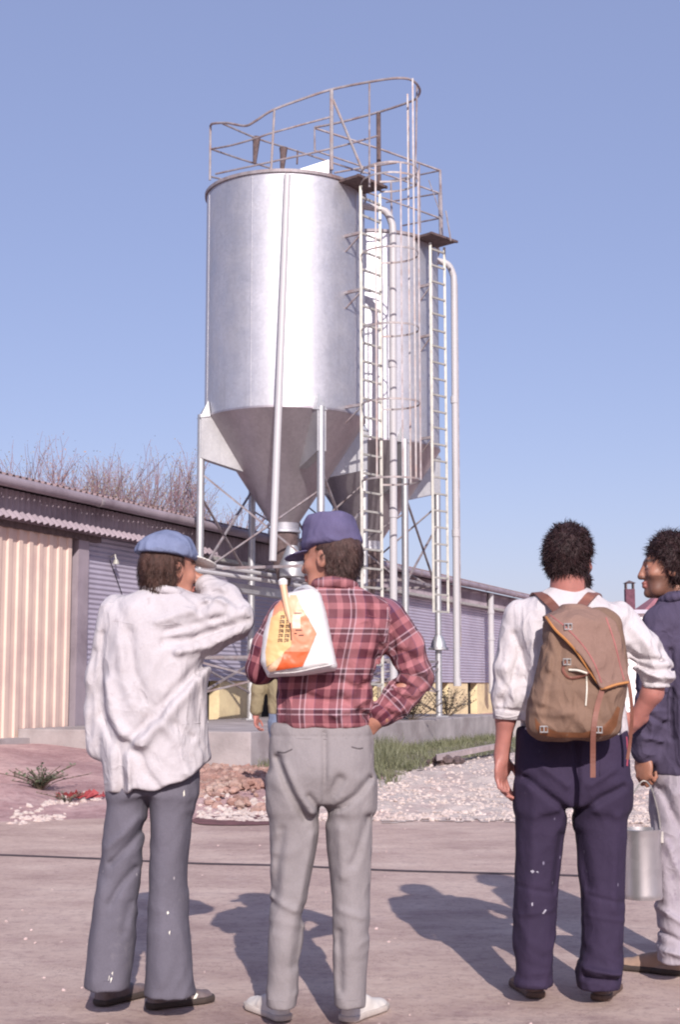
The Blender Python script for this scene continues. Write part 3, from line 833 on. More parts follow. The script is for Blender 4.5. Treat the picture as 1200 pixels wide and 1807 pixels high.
# feed conveyor tubes running from silo to silo
CV = empty('feed_conveyor', P1(295, LEG_R, 3.0), 'pair of pale conveyor tubes and channel running between the silo legs', 'conveyor')
a = at(350, 995, 22.0); b = at(640, 1040, 25.6)
d = (b - a).normalized()
mb = MB(); mb.tube([a - d * .3, b], .035, 8); mb.tube([a - d * .3 + Vector((.05, -.1, -.12)), b + Vector((.05, -.1, -.12))], .035, 8); mb.build('tube', M['pipe'], CV, smooth=True)
mb = MB(); mb.bar(a + Vector((0, .2, -.28)), a.lerp(b, .62) + Vector((0, .2, -.28)), .14, .14); mb.build('channel', M['galv_leg'], CV)
mb = MB(); q = at(515, 985, 22.9); mb.lathe((q.x, q.y, 0), [(.0, q.z + .22), (.08, q.z + .2), (.2, q.z - .1), (.2, q.z - .3), (0, q.z - .3)], 20); mb.build('feed_inlet', M['galv_leg'], CV, smooth=True)
# ================================================================== distance-field modelling (people, bags)
def smin(a, b, k):
    h = np.clip(.5 + .5 * (b - a) / k, 0, 1); return b * (1 - h) + a * h - k * h * (1 - h)
def smax(a, b, k): return -smin(-a, -b, k)
def A(v): return np.array(v, dtype=np.float32)
def rcone(p, a, b, ra, rb):
    a, b = A(a), A(b); ab = b - a; d = p - a
    t = np.clip(d @ ab / max(1e-9, float(ab @ ab)), 0, 1)
    return np.linalg.norm(d - t[:, None] * ab, axis=1) - (ra + (rb - ra) * t)
def chain(p, pts, rs, k=.02):
    o = None
    for i in range(len(pts) - 1):
        d = rcone(p, pts[i], pts[i + 1], rs[i], rs[i + 1]); o = d if o is None else smin(o, d, k)
    return o
def ell(p, c, r, rot=None):
    q = p - A(c)
    if rot is not None: q = q @ np.asarray(rot, dtype=np.float32)
    r = A(r); k0 = np.linalg.norm(q / r, axis=1); k1 = np.linalg.norm(q / (r * r), axis=1) + 1e-9
    return k0 * (k0 - 1) / k1
def box_sdf(p, c, h, rot=None, r=.01):
    q = p - A(c)
    if rot is not None: q = q @ np.asarray(rot, dtype=np.float32)
    q = np.abs(q) - (A(h) - r)
    return np.linalg.norm(np.maximum(q, 0), axis=1) + np.minimum(q.max(1), 0) - r
def cr(xs, ys, m=220):
    """smooth resample of ys over xs"""
    xs = np.array(xs, float); ys = np.array(ys, float)
    d = np.gradient(ys, xs); X = np.linspace(xs[0], xs[-1], m); i = np.clip(np.searchsorted(xs, X, 'right') - 1, 0, len(xs) - 2)
    h = xs[i + 1] - xs[i]; t = (X - xs[i]) / h
    return X, (2 * t ** 3 - 3 * t ** 2 + 1) * ys[i] + (t ** 3 - 2 * t ** 2 + t) * h * d[i] + (-2 * t ** 3 + 3 * t ** 2) * ys[i + 1] + (t ** 3 - t ** 2) * h * d[i + 1]
class Loft:
    """stack of rounded cross-sections measured off the photograph: rows (v, left u, right u, depth offset, half depth)"""
    def __init__(s, rows, Y, n=2.3, grow=0, k=.015, caps=(True, True)):
        rr = []
        for v, l, r, yc, b in rows:
            a, c = at(l, v, Y), at(r, v, Y); rr.append((a.z, (a.x + c.x) / 2, Y + yc, (c.x - a.x) / 2, b))
        rr.sort(); z, cx, cy, a, b = map(list, zip(*rr))
        s.z, s.cx = cr(z, cx); s.cy = cr(z, cy)[1]; s.a = cr(z, a)[1] + grow; s.b = cr(z, b)[1] + grow
        s.n, s.k, s.caps, s.grow = n, k, caps, grow
    def cen(s, z): return np.interp(z, s.z, s.cx), np.interp(z, s.z, s.cy)
    def __call__(s, p):
        z = p[:, 2]; I = lambda q: np.interp(z, s.z, q)
        a, b = I(s.a), I(s.b); dx, dy = np.abs(p[:, 0] - I(s.cx)), np.abs(p[:, 1] - I(s.cy)); n = s.n
        k = (np.power(dx / a, n) + np.power(dy / b, n)) ** (1 / n) + 1e-6
        gx = np.power(dx / a / k, n - 1) / a; gy = np.power(dy / b / k, n - 1) / b
        d = (k - 1) / np.sqrt(gx * gx + gy * gy + 1e-6)
        if s.caps[0]: d = smax(d, s.z[0] - s.grow - z, s.k)
        else: d = smax(d, s.z[0] - .05 - z, s.k)
        if s.caps[1]: d = smax(d, z - s.z[-1] - s.grow, s.k)
        return d
def seg2(p, pts):
    """distance in the x-z plane to a polyline"""
    o = np.full(len(p), 9.0, np.float32); q = p[:, (0, 2)]
    for a, b in zip(pts[:-1], pts[1:]):
        a, b = A((a[0], a[2])), A((b[0], b[2])); ab = b - a; d = q - a
        t = np.clip(d @ ab / max(1e-9, float(ab @ ab)), 0, 1); o = np.minimum(o, np.linalg.norm(d - t[:, None] * ab, axis=1))
    return o
def poly2(p, poly):
    """signed distance in the x-z plane to a polygon of points"""
    q = p[:, (0, 2)].astype(np.float64); d = np.full(len(p), 1e9); s = np.ones(len(p)); n = len(poly)
    P2 = [np.array((v[0], v[2])) for v in poly]
    for i in range(n):
        a, b = P2[i], P2[i - 1]; e = b - a; w = q - a
        t = np.clip(w @ e / max(1e-12, e @ e), 0, 1); d = np.minimum(d, ((w - t[:, None] * e) ** 2).sum(1))
        c1 = q[:, 1] >= a[1]; c2 = q[:, 1] < b[1]; c3 = e[0] * w[:, 1] > e[1] * w[:, 0]
        s = np.where((c1 & c2 & c3) | (~c1 & ~c2 & ~c3), -s, s)
    return s * np.sqrt(d)
def polyline_u(px, Y): return [at(u, v, Y) for u, v in px]
class Folds:
    """cloth folds: (pixel polyline, width m, height m); negative height is a crease"""
    def __init__(s, Y, folds, front=.06):
        s.f = [(polyline_u(px, Y), w, h) for px, w, h in folds]; s.Y = Y; s.front = front
    def __call__(s, p):
        g = np.zeros(len(p), np.float32)
        for pts, w, h in s.f:
            d = seg2(p, pts) / w; m = d < 3
            g[m] += h * np.exp(-d[m] ** 2)
        return g * (1 - sst(s.Y + s.front - .06, s.Y + s.front + .06, p[:, 1]))
def wrinkle(p, scale, amp, seed, stretch=(1, 1, 1)):
    q = p * A(stretch) * scale + 1.7 * vnoise(p * 4.0, seed + 50)[:, None]
    return amp * (1 - 2 * np.abs(vnoise(q, seed))) + amp * .5 * vnoise(p * scale * 2.1, seed + 9)

def sdf_mesh(name, f, lo, hi, h, smooth=1):
    """surface nets over a sparse block grid"""
    lo = np.array(lo, float); hi = np.array(hi, float); B = 4
    nb = np.ceil((hi - lo) / (h * B)).astype(int); n = nb * B + 1
    def ev(pts):
        out = np.empty(len(pts), np.float32)
        for i in range(0, len(pts), 300000): out[i:i + 300000] = f(pts[i:i + 300000].astype(np.float32))
        return out
    bc = np.stack(np.meshgrid(*[np.arange(k) for k in nb], indexing='ij'), -1).reshape(-1, 3)
    cv = ev(lo + (bc + .5) * h * B).reshape(nb)
    need = np.abs(cv) < h * B * 1.9 + .012
    V = np.repeat(np.repeat(np.repeat(cv, B, 0), B, 1), B, 2)
    V = np.pad(V, ((0, 1), (0, 1), (0, 1)), mode='edge').astype(np.float32)
    mk = np.repeat(np.repeat(np.repeat(need, B, 0), B, 1), B, 2); mk = np.pad(mk, ((0, 1), (0, 1), (0, 1)))
    m2 = mk.copy(); m2[1:] |= mk[:-1]; m3 = m2.copy(); m3[:, 1:] |= m2[:, :-1]; m4 = m3.copy(); m4[:, :, 1:] |= m3[:, :, :-1]
    idx = np.argwhere(m4); V[m4] = ev(lo + idx * h)
    S = V < 0
    c = np.zeros(tuple(n - 1), np.int8)
    sl = lambda d, k: slice(d, k - 1 + d)
    for dx in (0, 1):
        for dy in (0, 1):
            for dz in (0, 1): c += S[sl(dx, n[0]), sl(dy, n[1]), sl(dz, n[2])]
    act = (c > 0) & (c < 8); ci = np.argwhere(act)
    vid = np.full(c.shape, -1, np.int64); vid[act] = np.arange(len(ci))
    acc = np.zeros((len(ci), 3)); cnt = np.zeros(len(ci))
    cor = [(0, 0, 0), (1, 0, 0), (0, 1, 0), (1, 1, 0), (0, 0, 1), (1, 0, 1), (0, 1, 1), (1, 1, 1)]
    cvs = [V[ci[:, 0] + a, ci[:, 1] + b, ci[:, 2] + d] for a, b, d in cor]
    for i, j in ((0, 1), (2, 3), (4, 5), (6, 7), (0, 2), (1, 3), (4, 6), (5, 7), (0, 4), (1, 5), (2, 6), (3, 7)):
        a, b = cvs[i], cvs[j]; m = (a < 0) != (b < 0); t = a[m] / (a[m] - b[m])
        acc[m] += np.array(cor[i]) + t[:, None] * (np.array(cor[j]) - np.array(cor[i])); cnt[m] += 1
    P_ = lo + (ci + acc / cnt[:, None]) * h
    quads = []
    for ax in range(3):
        o1, o2 = [(1, 2), (2, 0), (0, 1)][ax]
        s0 = [slice(1, -1)] * 3; s0[ax] = slice(0, n[ax] - 1); s1 = list(s0); s1[ax] = slice(1, n[ax])
        a, b = S[tuple(s0)], S[tuple(s1)]; e = np.argwhere(a != b); ins = a[a != b]
        off = np.ones(3, int); off[ax] = 0; e = e + off
        u, w = np.zeros(3, int), np.zeros(3, int); u[o1] = 1; w[o2] = 1
        g = lambda q: vid[q[:, 0], q[:, 1], q[:, 2]]
        q = np.stack([g(e - u - w), g(e - w), g(e), g(e - u)], 1)
        q[~ins] = q[~ins][:, ::-1]; quads.append(q)
    Q = np.concatenate(quads); Q = Q[(Q >= 0).all(1)]
    for _ in range(smooth):
        s = np.zeros_like(P_); w = np.zeros(len(P_))
        for k in range(4):
            a, b = Q[:, k], Q[:, (k + 1) % 4]
            for d in range(3): s[:, d] += np.bincount(a, P_[b, d], len(P_)) + np.bincount(b, P_[a, d], len(P_))
            w += np.bincount(a, minlength=len(P_)) + np.bincount(b, minlength=len(P_))
        P_ = P_ * .4 + .6 * s / np.maximum(w, 1)[:, None]
    me = bpy.data.meshes.new(name)
    me.vertices.add(len(P_)); me.vertices.foreach_set('co', P_.astype(np.float32).ravel())
    me.loops.add(Q.size); me.loops.foreach_set('vertex_index', Q.astype(np.int32).ravel())
    me.polygons.add(len(Q)); me.polygons.foreach_set('loop_start', np.arange(0, Q.size, 4, dtype=np.int32))
    me.update(calc_edges=True); me.validate()
    return me, P_
def attr(me, name, arr):
    a = me.attributes.new(name, 'FLOAT_VECTOR', 'POINT'); a.data.foreach_set('vector', np.asarray(arr, np.float32).ravel())
def bbox(pts, m):
    q = np.array([tuple(p) for p in pts]); return q.min(0) - m, q.max(0) + m
def trace(f, u, v, Y0, Y1):
    """first surface point of f along the line of sight of a pixel"""
    Ys = np.linspace(Y0, Y1, 400); d = ray(u, v)
    p = np.array([(d.x / d.y * y, y, CAM_H + d.z / d.y * y) for y in Ys], np.float32)
    val = f(p); k = np.argmax(val < 0)
    if val[k] >= 0: return None
    return Vector(p[k].tolist())
def decal(name, poly, f, Y0, Y1, m, parent, lift=.002, step=5, kind=None):
    """thin patch fitted to a surface; outline given in pixels"""
    us = [q[0] for q in poly]; vs = [q[1] for q in poly]
    bm = bmesh.new(); bm.faces.new([bm.verts.new((u, v, 0)) for u, v in poly])
    for k, lo_, hi_ in ((0, min(us), max(us)), (1, min(vs), max(vs))):
        x = lo_ + step
        while x < hi_:
            co = [0, 0, 0]; co[k] = x; no = [0, 0, 0]; no[k] = 1
            bmesh.ops.bisect_plane(bm, geom=bm.verts[:] + bm.edges[:] + bm.faces[:], plane_co=co, plane_no=no); x += step
    for vv in bm.verts:
        q = trace(f, vv.co.x, vv.co.y, Y0, Y1)
        vv.co = (q if q is not None else at(vv.co.x, vv.co.y, (Y0 + Y1) / 2)) + Vector((0, -lift, 0))
    me = bpy.data.meshes.new(name); bm.normal_update(); bm.to_mesh(me); bm.free()
    me.flip_normals() if len(me.polygons) and me.polygons[0].normal.y > 0 else None
    return finish(name, me, m, parent, smooth=True)
def line_on(f, px, Y0, Y1, r, name, m, parent, lift=.001, k=4):
    pts = [trace(f, q.x, q.y, Y0, Y1) for q in smoothline([Vector((u, v, 0)) for u, v in px], k)]
    pts = [q + Vector((0, -lift, 0)) for q in pts if q is not None]
    mb = MB(); mb.tube(pts, r, 6); return mb.build(name, m, parent, smooth=True)

# ------------------------------------------------------------------ head, hand, shoe fields
class Head:
    def __init__(s, c, fwd, up=(0, 0, 1), k=1.0):
        f = Vector(fwd).normalized(); r = f.cross(Vector(up)).normalized(); u = r.cross(f)
        s.c = Vector(c); s.M = np.array([tuple(r), tuple(f), tuple(u)], np.float32); s.k = k
    def loc(s, p): return (p - A(s.c)) @ s.M.T / s.k          # x right, y forward, z up
    def world(s, q): return s.c + Vector((np.array(q, np.float32) * s.k @ s.M).tolist())
    def skin(s, p):
        q = s.loc(p)
        d = ell(q, (0, -.012, .032), (.073, .096, .088))
        d = smin(d, ell(q, (0, .028, -.03), (.058, .066, .082)), .03)
        d = smin(d, rcone(q, (-.03, .05, -.088), (.03, .05, -.088), .022, .022), .03)
        d = smin(d, ell(q, (0, .078, -.098), (.02, .018, .018)), .02)
        d = smin(d, rcone(q, (-.03, .082, .026), (.03, .082, .026), .012, .012), .015)
        for sx in (-1, 1):
            d = smin(d, ell(q, (sx * .042, .062, -.022), (.02, .022, .02)), .02)
            d = smax(d, -ell(q, (sx * .031, .1, .006), (.019, .016, .012)), .012)
            d = np.minimum(d, ell(q, (sx * .031, .078, .005), (.012, .012, .012)))
            e = ell(q, (sx * .077, -.008, -.006), (.011, .021, .033))
            e = smax(e, -ell(q, (sx * .09, -.004, -.002), (.009, .011, .02)), .006)
            d = smin(d, e, .008)
            d = smin(d, ell(q, (sx * .011, .1, -.036), (.008, .009, .007)), .006)
        d = smin(d, rcone(q, (0, .09, .018), (0, .109, -.032), .008, .0125), .012)
        d = smin(d, ell(q, (0, .096, -.058), (.024, .009, .007)), .006)
        d = smin(d, ell(q, (0, .094, -.071), (.021, .01, .008)), .006)
        d = smax(d, -ell(q, (0, .108, -.0645), (.024, .008, .0022)), .003)
        return d * s.k
def hand_field(p, wrist, d, n, s_, curl=.5, k=1.0, spread=.0, thumb=.4):
    """d: towards the fingers, n: way the palm faces, s_: thumb side"""
    d, n = Vector(d).normalized(), Vector(n); n = (n - d * n.dot(d)).normalized(); s = Vector(s_); s = (s - d * s.dot(d) - n * s.dot(n)).normalized()
    M_ = np.array([tuple(d), tuple(n), tuple(s)], np.float32); q = (p - A(wrist)) @ M_.T / k
    o = rcone(q, (-.03, 0, 0), (.012, 0, 0), .026, .027)
    o = smin(o, ell(q, (.05, 0, -.002), (.055, .0165, .042)), .02)
    o = smin(o, ell(q, (.04, .008, .026), (.034, .017, .02)), .015)
    L = [(.030, (.042, .026, .022), .0088), (.0105, (.047, .029, .023), .009), (-.010, (.043, .027, .022), .0086), (-.029, (.034, .02, .019), .0076)]
    fs = None
    for i, (sy, ls, r) in enumerate(L):
        c = curl * (1 + .08 * (i - 1)); a = c * .75; pt = np.array([.088 - .004 * abs(i - 1), .0, sy]); path = [pt.copy()]
        sp = spread * (1.2 - i * .8)
        for j, l in enumerate(ls):
            pt = pt + l * np.array([math.cos(a) * math.cos(sp), math.sin(a), math.sin(sp) * math.cos(a)]); path.append(pt.copy()); a += c * (1.05 if j == 0 else .7)
        g = chain(q, path, [r * 1.12, r * 1.0, r * .95, r * .78], .004)
        fs = g if fs is None else np.minimum(fs, g)
    o = smin(o, fs, .007)
    t0 = np.array([.022, .006, .03]); t1 = t0 + .042 * np.array([.62, .25 + .5 * thumb, .68]); t2 = t1 + .034 * np.array([.88, .2 + .5 * thumb, .2]); t3 = t2 + .024 * np.array([.9, .35 * thumb, .0])
    o = smin(o, chain(q, [t0, t1, t2, t3], [.0145, .0115, .0105, .0085], .004), .007)
    return o * k
def shoe_field(p, heel, yaw, L=.285, W=.1, H=.085, sole=False):
    f = np.array([math.cos(yaw), math.sin(yaw)]); q0 = p[:, :2] - A(heel)[:2]
    x = q0 @ A(f); y = q0 @ A((-f[1], f[0])); z = p[:, 2] - heel[2]
    xs = [0, .03, .3, .55, .78, .95, 1]; ws = [.25, .33, .34, .43, .5, .36, .2]
    w = np.interp(x / L, xs, ws) * W; 
    hz = np.interp(x / L, [0, .1, .3, .5, .75, .92, 1], [H * .9, H, H * 1.02, H * .82, H * .55, H * .46, H * .3])
    out = smax(np.abs(y) - w, np.maximum(-x, x - L), .03)
    if sole: return smax(out - .005, np.maximum(z - .024, -z), .006)
    k = np.sqrt((np.abs(y) / np.maximum(w, .01)) ** 2.4 + (np.maximum(z, 0) / hz) ** 2.4 + 1e-6)
    d = (k ** (1 / 1.2) - 1) * np.minimum(w, hz) * .8
    return smax(smax(d, np.maximum(-x, x - L), .03), .01 - z, .01)

# ------------------------------------------------------------------ cloth and skin materials
def ridged(t, scale):
    n1 = t.n('ShaderNodeTexNoise'); n1.inputs['Scale'].default_value = 3.0; n1.inputs['Detail'].default_value = 2
    mp = t.n('ShaderNodeMapping'); mp.inputs['Scale'].default_value = (1, 1, .5); tc = t.n('ShaderNodeTexCoord')
    t.l(tc.outputs['Object'], n1.inputs['Vector']); ad = t.n('ShaderNodeMix', data_type='VECTOR'); ad.inputs[0].default_value = .22
    t.l(tc.outputs['Object'], mp.inputs[0]); t.l(mp.outputs[0], ad.inputs[4]); t.l(n1.outputs['Color'], ad.inputs[5])
    n = t.noise(ad.outputs[1], scale, 2, .5)
    return t.math('POWER', t.math('SUBTRACT', 1.0, t.math('ABSOLUTE', t.math('MULTIPLY', t.math('SUBTRACT', n, .5), 4.0))), 2.0)
def cloth(name, col, var=.2, scale=7, weave=900, bump=.25, rough=.9, specks=None, stains=None, twill=True, wr=.25, sd=1.0, rb=(.42, .3)):
    t = NT(name); co = t.coord('Object')
    lo = tuple(c * (1 - var) for c in col); hi = tuple(min(.95, c * (1 + var * .6)) for c in col)
    c = t.ramp(t.noise(co, scale, 6, .6), [(.28, lo), (.72, hi)])
    c = t.mix(t.ramp(t.noise(co, 160, 2), [(.35, .22), (.65, 0.)]), c, tuple(x * .7 for x in col))
    if stains:
        for (sc, th, amt, scol) in stains: c = t.mix(t.ramp(t.noise(co, sc, 5, .65), [(th, 0.), (th + .09, amt)]), c, scol)
    if specks:
        v = t.n('ShaderNodeTexVoronoi'); v.inputs['Scale'].default_value = 24 * sd; v.inputs['Randomness'].default_value = 1
        t.l(t.coord('Object', (1, 1, .55)), v.inputs['Vector'])
        m = t.math('MULTIPLY', t.ramp(v.outputs['Distance'], [(.05, 1.), (.10, 0.)]), t.ramp(t.noise(co, 3.2, 3), [(.55, 0.), (.66, 1.)]))
        c = t.mix(m, c, specks)
    nr = t.bump(t.noise(t.coord('Object', (1, 1, .6)), 26, 5, .6), wr, .012)
    nr = t.bump(ridged(t, 7.5), rb[0], .022, nr)
    nr = t.bump(ridged(t, 19), rb[1], .008, nr)
    nr = t.bump(t.noise(co, weave * .6, 2), bump, .0015, nr)
    t.set(Base_Color=c, Roughness=rough, Normal=nr); t.b.inputs['Sheen Weight'].default_value = .0
    t.b.inputs['Specular IOR Level'].default_value = .25
    return t.m
def skinmat(name, col, red=.25):
    t = NT(name); co = t.coord('Object')
    c = t.ramp(t.noise(co, 22, 4), [(.3, tuple(x * .86 for x in col)), (.7, tuple(min(1, x * 1.08) for x in col))])
    at_ = t.n('ShaderNodeAttribute'); at_.attribute_name = 'paint'
    sp = t.n('ShaderNodeSeparateXYZ'); t.l(at_.outputs['Vector'], sp.inputs[0])
    c = t.mix(sp.outputs[0], c, (.03, .018, .016)); c = t.mix(sp.outputs[1], c, (.30, .10, .09)); c = t.mix(sp.outputs[2], c, (.62, .58, .55))
    t.set(Base_Color=c, Roughness=.5, Normal=t.bump(t.noise(co, 260, 3), .12, .0012))
    t.b.inputs['Subsurface Weight'].default_value = .12; t.b.inputs['Subsurface Radius'].default_value = (.02, .008, .005); t.b.inputs['Subsurface Scale'].default_value = .25
    return t.m
def hairmat(name, col):
    t = NT(name); co = t.coord('Object', (1, 1, .5))
    c = t.ramp(t.noise(co, 60, 5, .7), [(.3, tuple(x * .45 for x in col)), (.7, tuple(x * 1.7 for x in col))])
    t.set(Base_Color=c, Roughness=.5, Normal=t.bump(t.noise(co, 150, 4, .7), .8, .006)); t.b.inputs['Specular IOR Level'].default_value = .3
    return t.m
def head_paint(P_, H, beard=0, brow=True):
    q = H.loc(P_.astype(np.float32)); n = len(q); c = np.zeros((n, 3), np.float32)
    for sx in (-1, 1):
        if brow: c[:, 0] = np.maximum(c[:, 0], 1 - sst(.0, 1.0, np.maximum(np.abs(q[:, 0] - sx * .032) / .024, np.abs(q[:, 2] - .03 + .1 * np.abs(q[:, 0] - sx * .03)) / .008) - .3) * 1) if True else 0
        e = np.linalg.norm((q - A((sx * .031, .089, .005))) * A((1, 1, 1.3)), axis=1)
        c[:, 2] = np.maximum(c[:, 2], (e < .011) * .3); c[:, 0] = np.maximum(c[:, 0], (e < .006) * 1.)
    fr = (q[:, 1] > .05)
    c[:, 0] *= (q[:, 1] > .04)
    lip = np.maximum(np.abs(q[:, 0]) / .026, np.abs(q[:, 2] + .0645) / .014)
    c[:, 1] = np.where(fr & (lip < 1), .7, 0)
    if beard:
        b = (q[:, 2] < -.03) & (q[:, 1] > -.02) & (q[:, 2] > -.13)
        c[:, 0] = np.maximum(c[:, 0], np.where(b, beard * (1 - .6 * (lip < 1)), 0))
    far = np.linalg.norm(q, axis=1) > .2
    c[far] = 0
    return c
def tufts(mb, P_, Nn, H, n, L, w, down=.5, curl=.3, sel=None):
    idx = np.arange(len(P_)) if sel is None else np.argwhere(sel).ravel()
    for i in rng.choice(idx, n):
        p = Vector(P_[i].tolist()); nn = Vector(Nn[i].tolist())
        d = (nn * random.uniform(.25, .9) + Vector((random.gauss(0, curl), random.gauss(0, curl), -down + random.gauss(0, curl)))).normalized()
        s = d.cross(nn + Vector((.01, .02, .03))).normalized() * w * random.uniform(.6, 1.3); l = L * random.uniform(.5, 1.3)
        m = p + d * l * .5 - nn * .002; d2 = (d + Vector((random.gauss(0, curl), random.gauss(0, curl), -down * .6))).normalized()
        mb.add([p - nn * .006 - s, p - nn * .006 + s, m + s * .8, m - s * .8, m + d2 * l * .5], [(0, 1, 2, 3), (3, 2, 4)])
def field_normals(f, P_, e=.004):
    P_ = P_.astype(np.float32); g = np.stack([f(P_ + A(v)) - f(P_ - A(v)) for v in ((e, 0, 0), (0, e, 0), (0, 0, e))], 1)
    return g / (np.linalg.norm(g, axis=1, keepdims=True) + 1e-9)
def hair_piece(H, f, lo, hi, m, parent, org, ntuft, L, w, down=.5, curl=.3, name='hair', sel=None, h=.0045):
    me, P_ = sdf_mesh(name, f, lo, hi, h, 1)
    Nn = field_normals(f, P_); mb = MB(); tufts(mb, P_, Nn, H, ntuft, L, w, down, curl, sel(P_) if sel else None)
    bm = bmesh.new(); bm.from_mesh(me)
    t2 = bpy.data.meshes.new('t'); t2.from_pydata(mb.v, [], mb.f); bm.from_mesh(t2); bm.to_mesh(me); bm.free(); bpy.data.meshes.remove(t2)
    return finish(name, me, m, parent)
def body_mesh(f, lo, hi, m, org, H, label, h=.0046, beard=0, cat='man', brow=True):
    me, P_ = sdf_mesh('person', f, lo, hi, h, 1)
    attr(me, 'paint', head_paint(P_, H, beard, brow))
    o = finish('person', me, m, None, org); return tag(o, label, cat)
def garment(name, f, pts, m, parent, h=.0065, margin=.22, uv=None, smooth=1):
    lo, hi = bbox(pts, margin); me, P_ = sdf_mesh(name, f, lo, hi, h, smooth)
    if uv is not None: attr(me, 'pc', uv(P_))
    return finish(name, me, m, parent)
def shoes(parent, specs, m, sm, L=.285, W=.1, H=.085):
    for heel, yaw in specs:
        heel = Vector(heel); c = heel + Vector((math.cos(yaw), math.sin(yaw), 0)) * .14
        f = lambda p: shoe_field(p, heel, yaw, L, W, H) - .002 * vnoise(p * 40, 3)
        me, P_ = sdf_mesh('shoe', f, (c.x - .2, c.y - .2, heel.z - .02), (c.x + .2, c.y + .2, heel.z + .13), .005, 1)
        s = finish('shoe', me, m, parent)
        g = lambda p: shoe_field(p, heel, yaw, L, W, H, True)
        me, P_ = sdf_mesh('sole', g, (c.x - .2, c.y - .2, heel.z - .02), (c.x + .2, c.y + .2, heel.z + .06), .005, 1)
        finish('sole', me, sm, s)
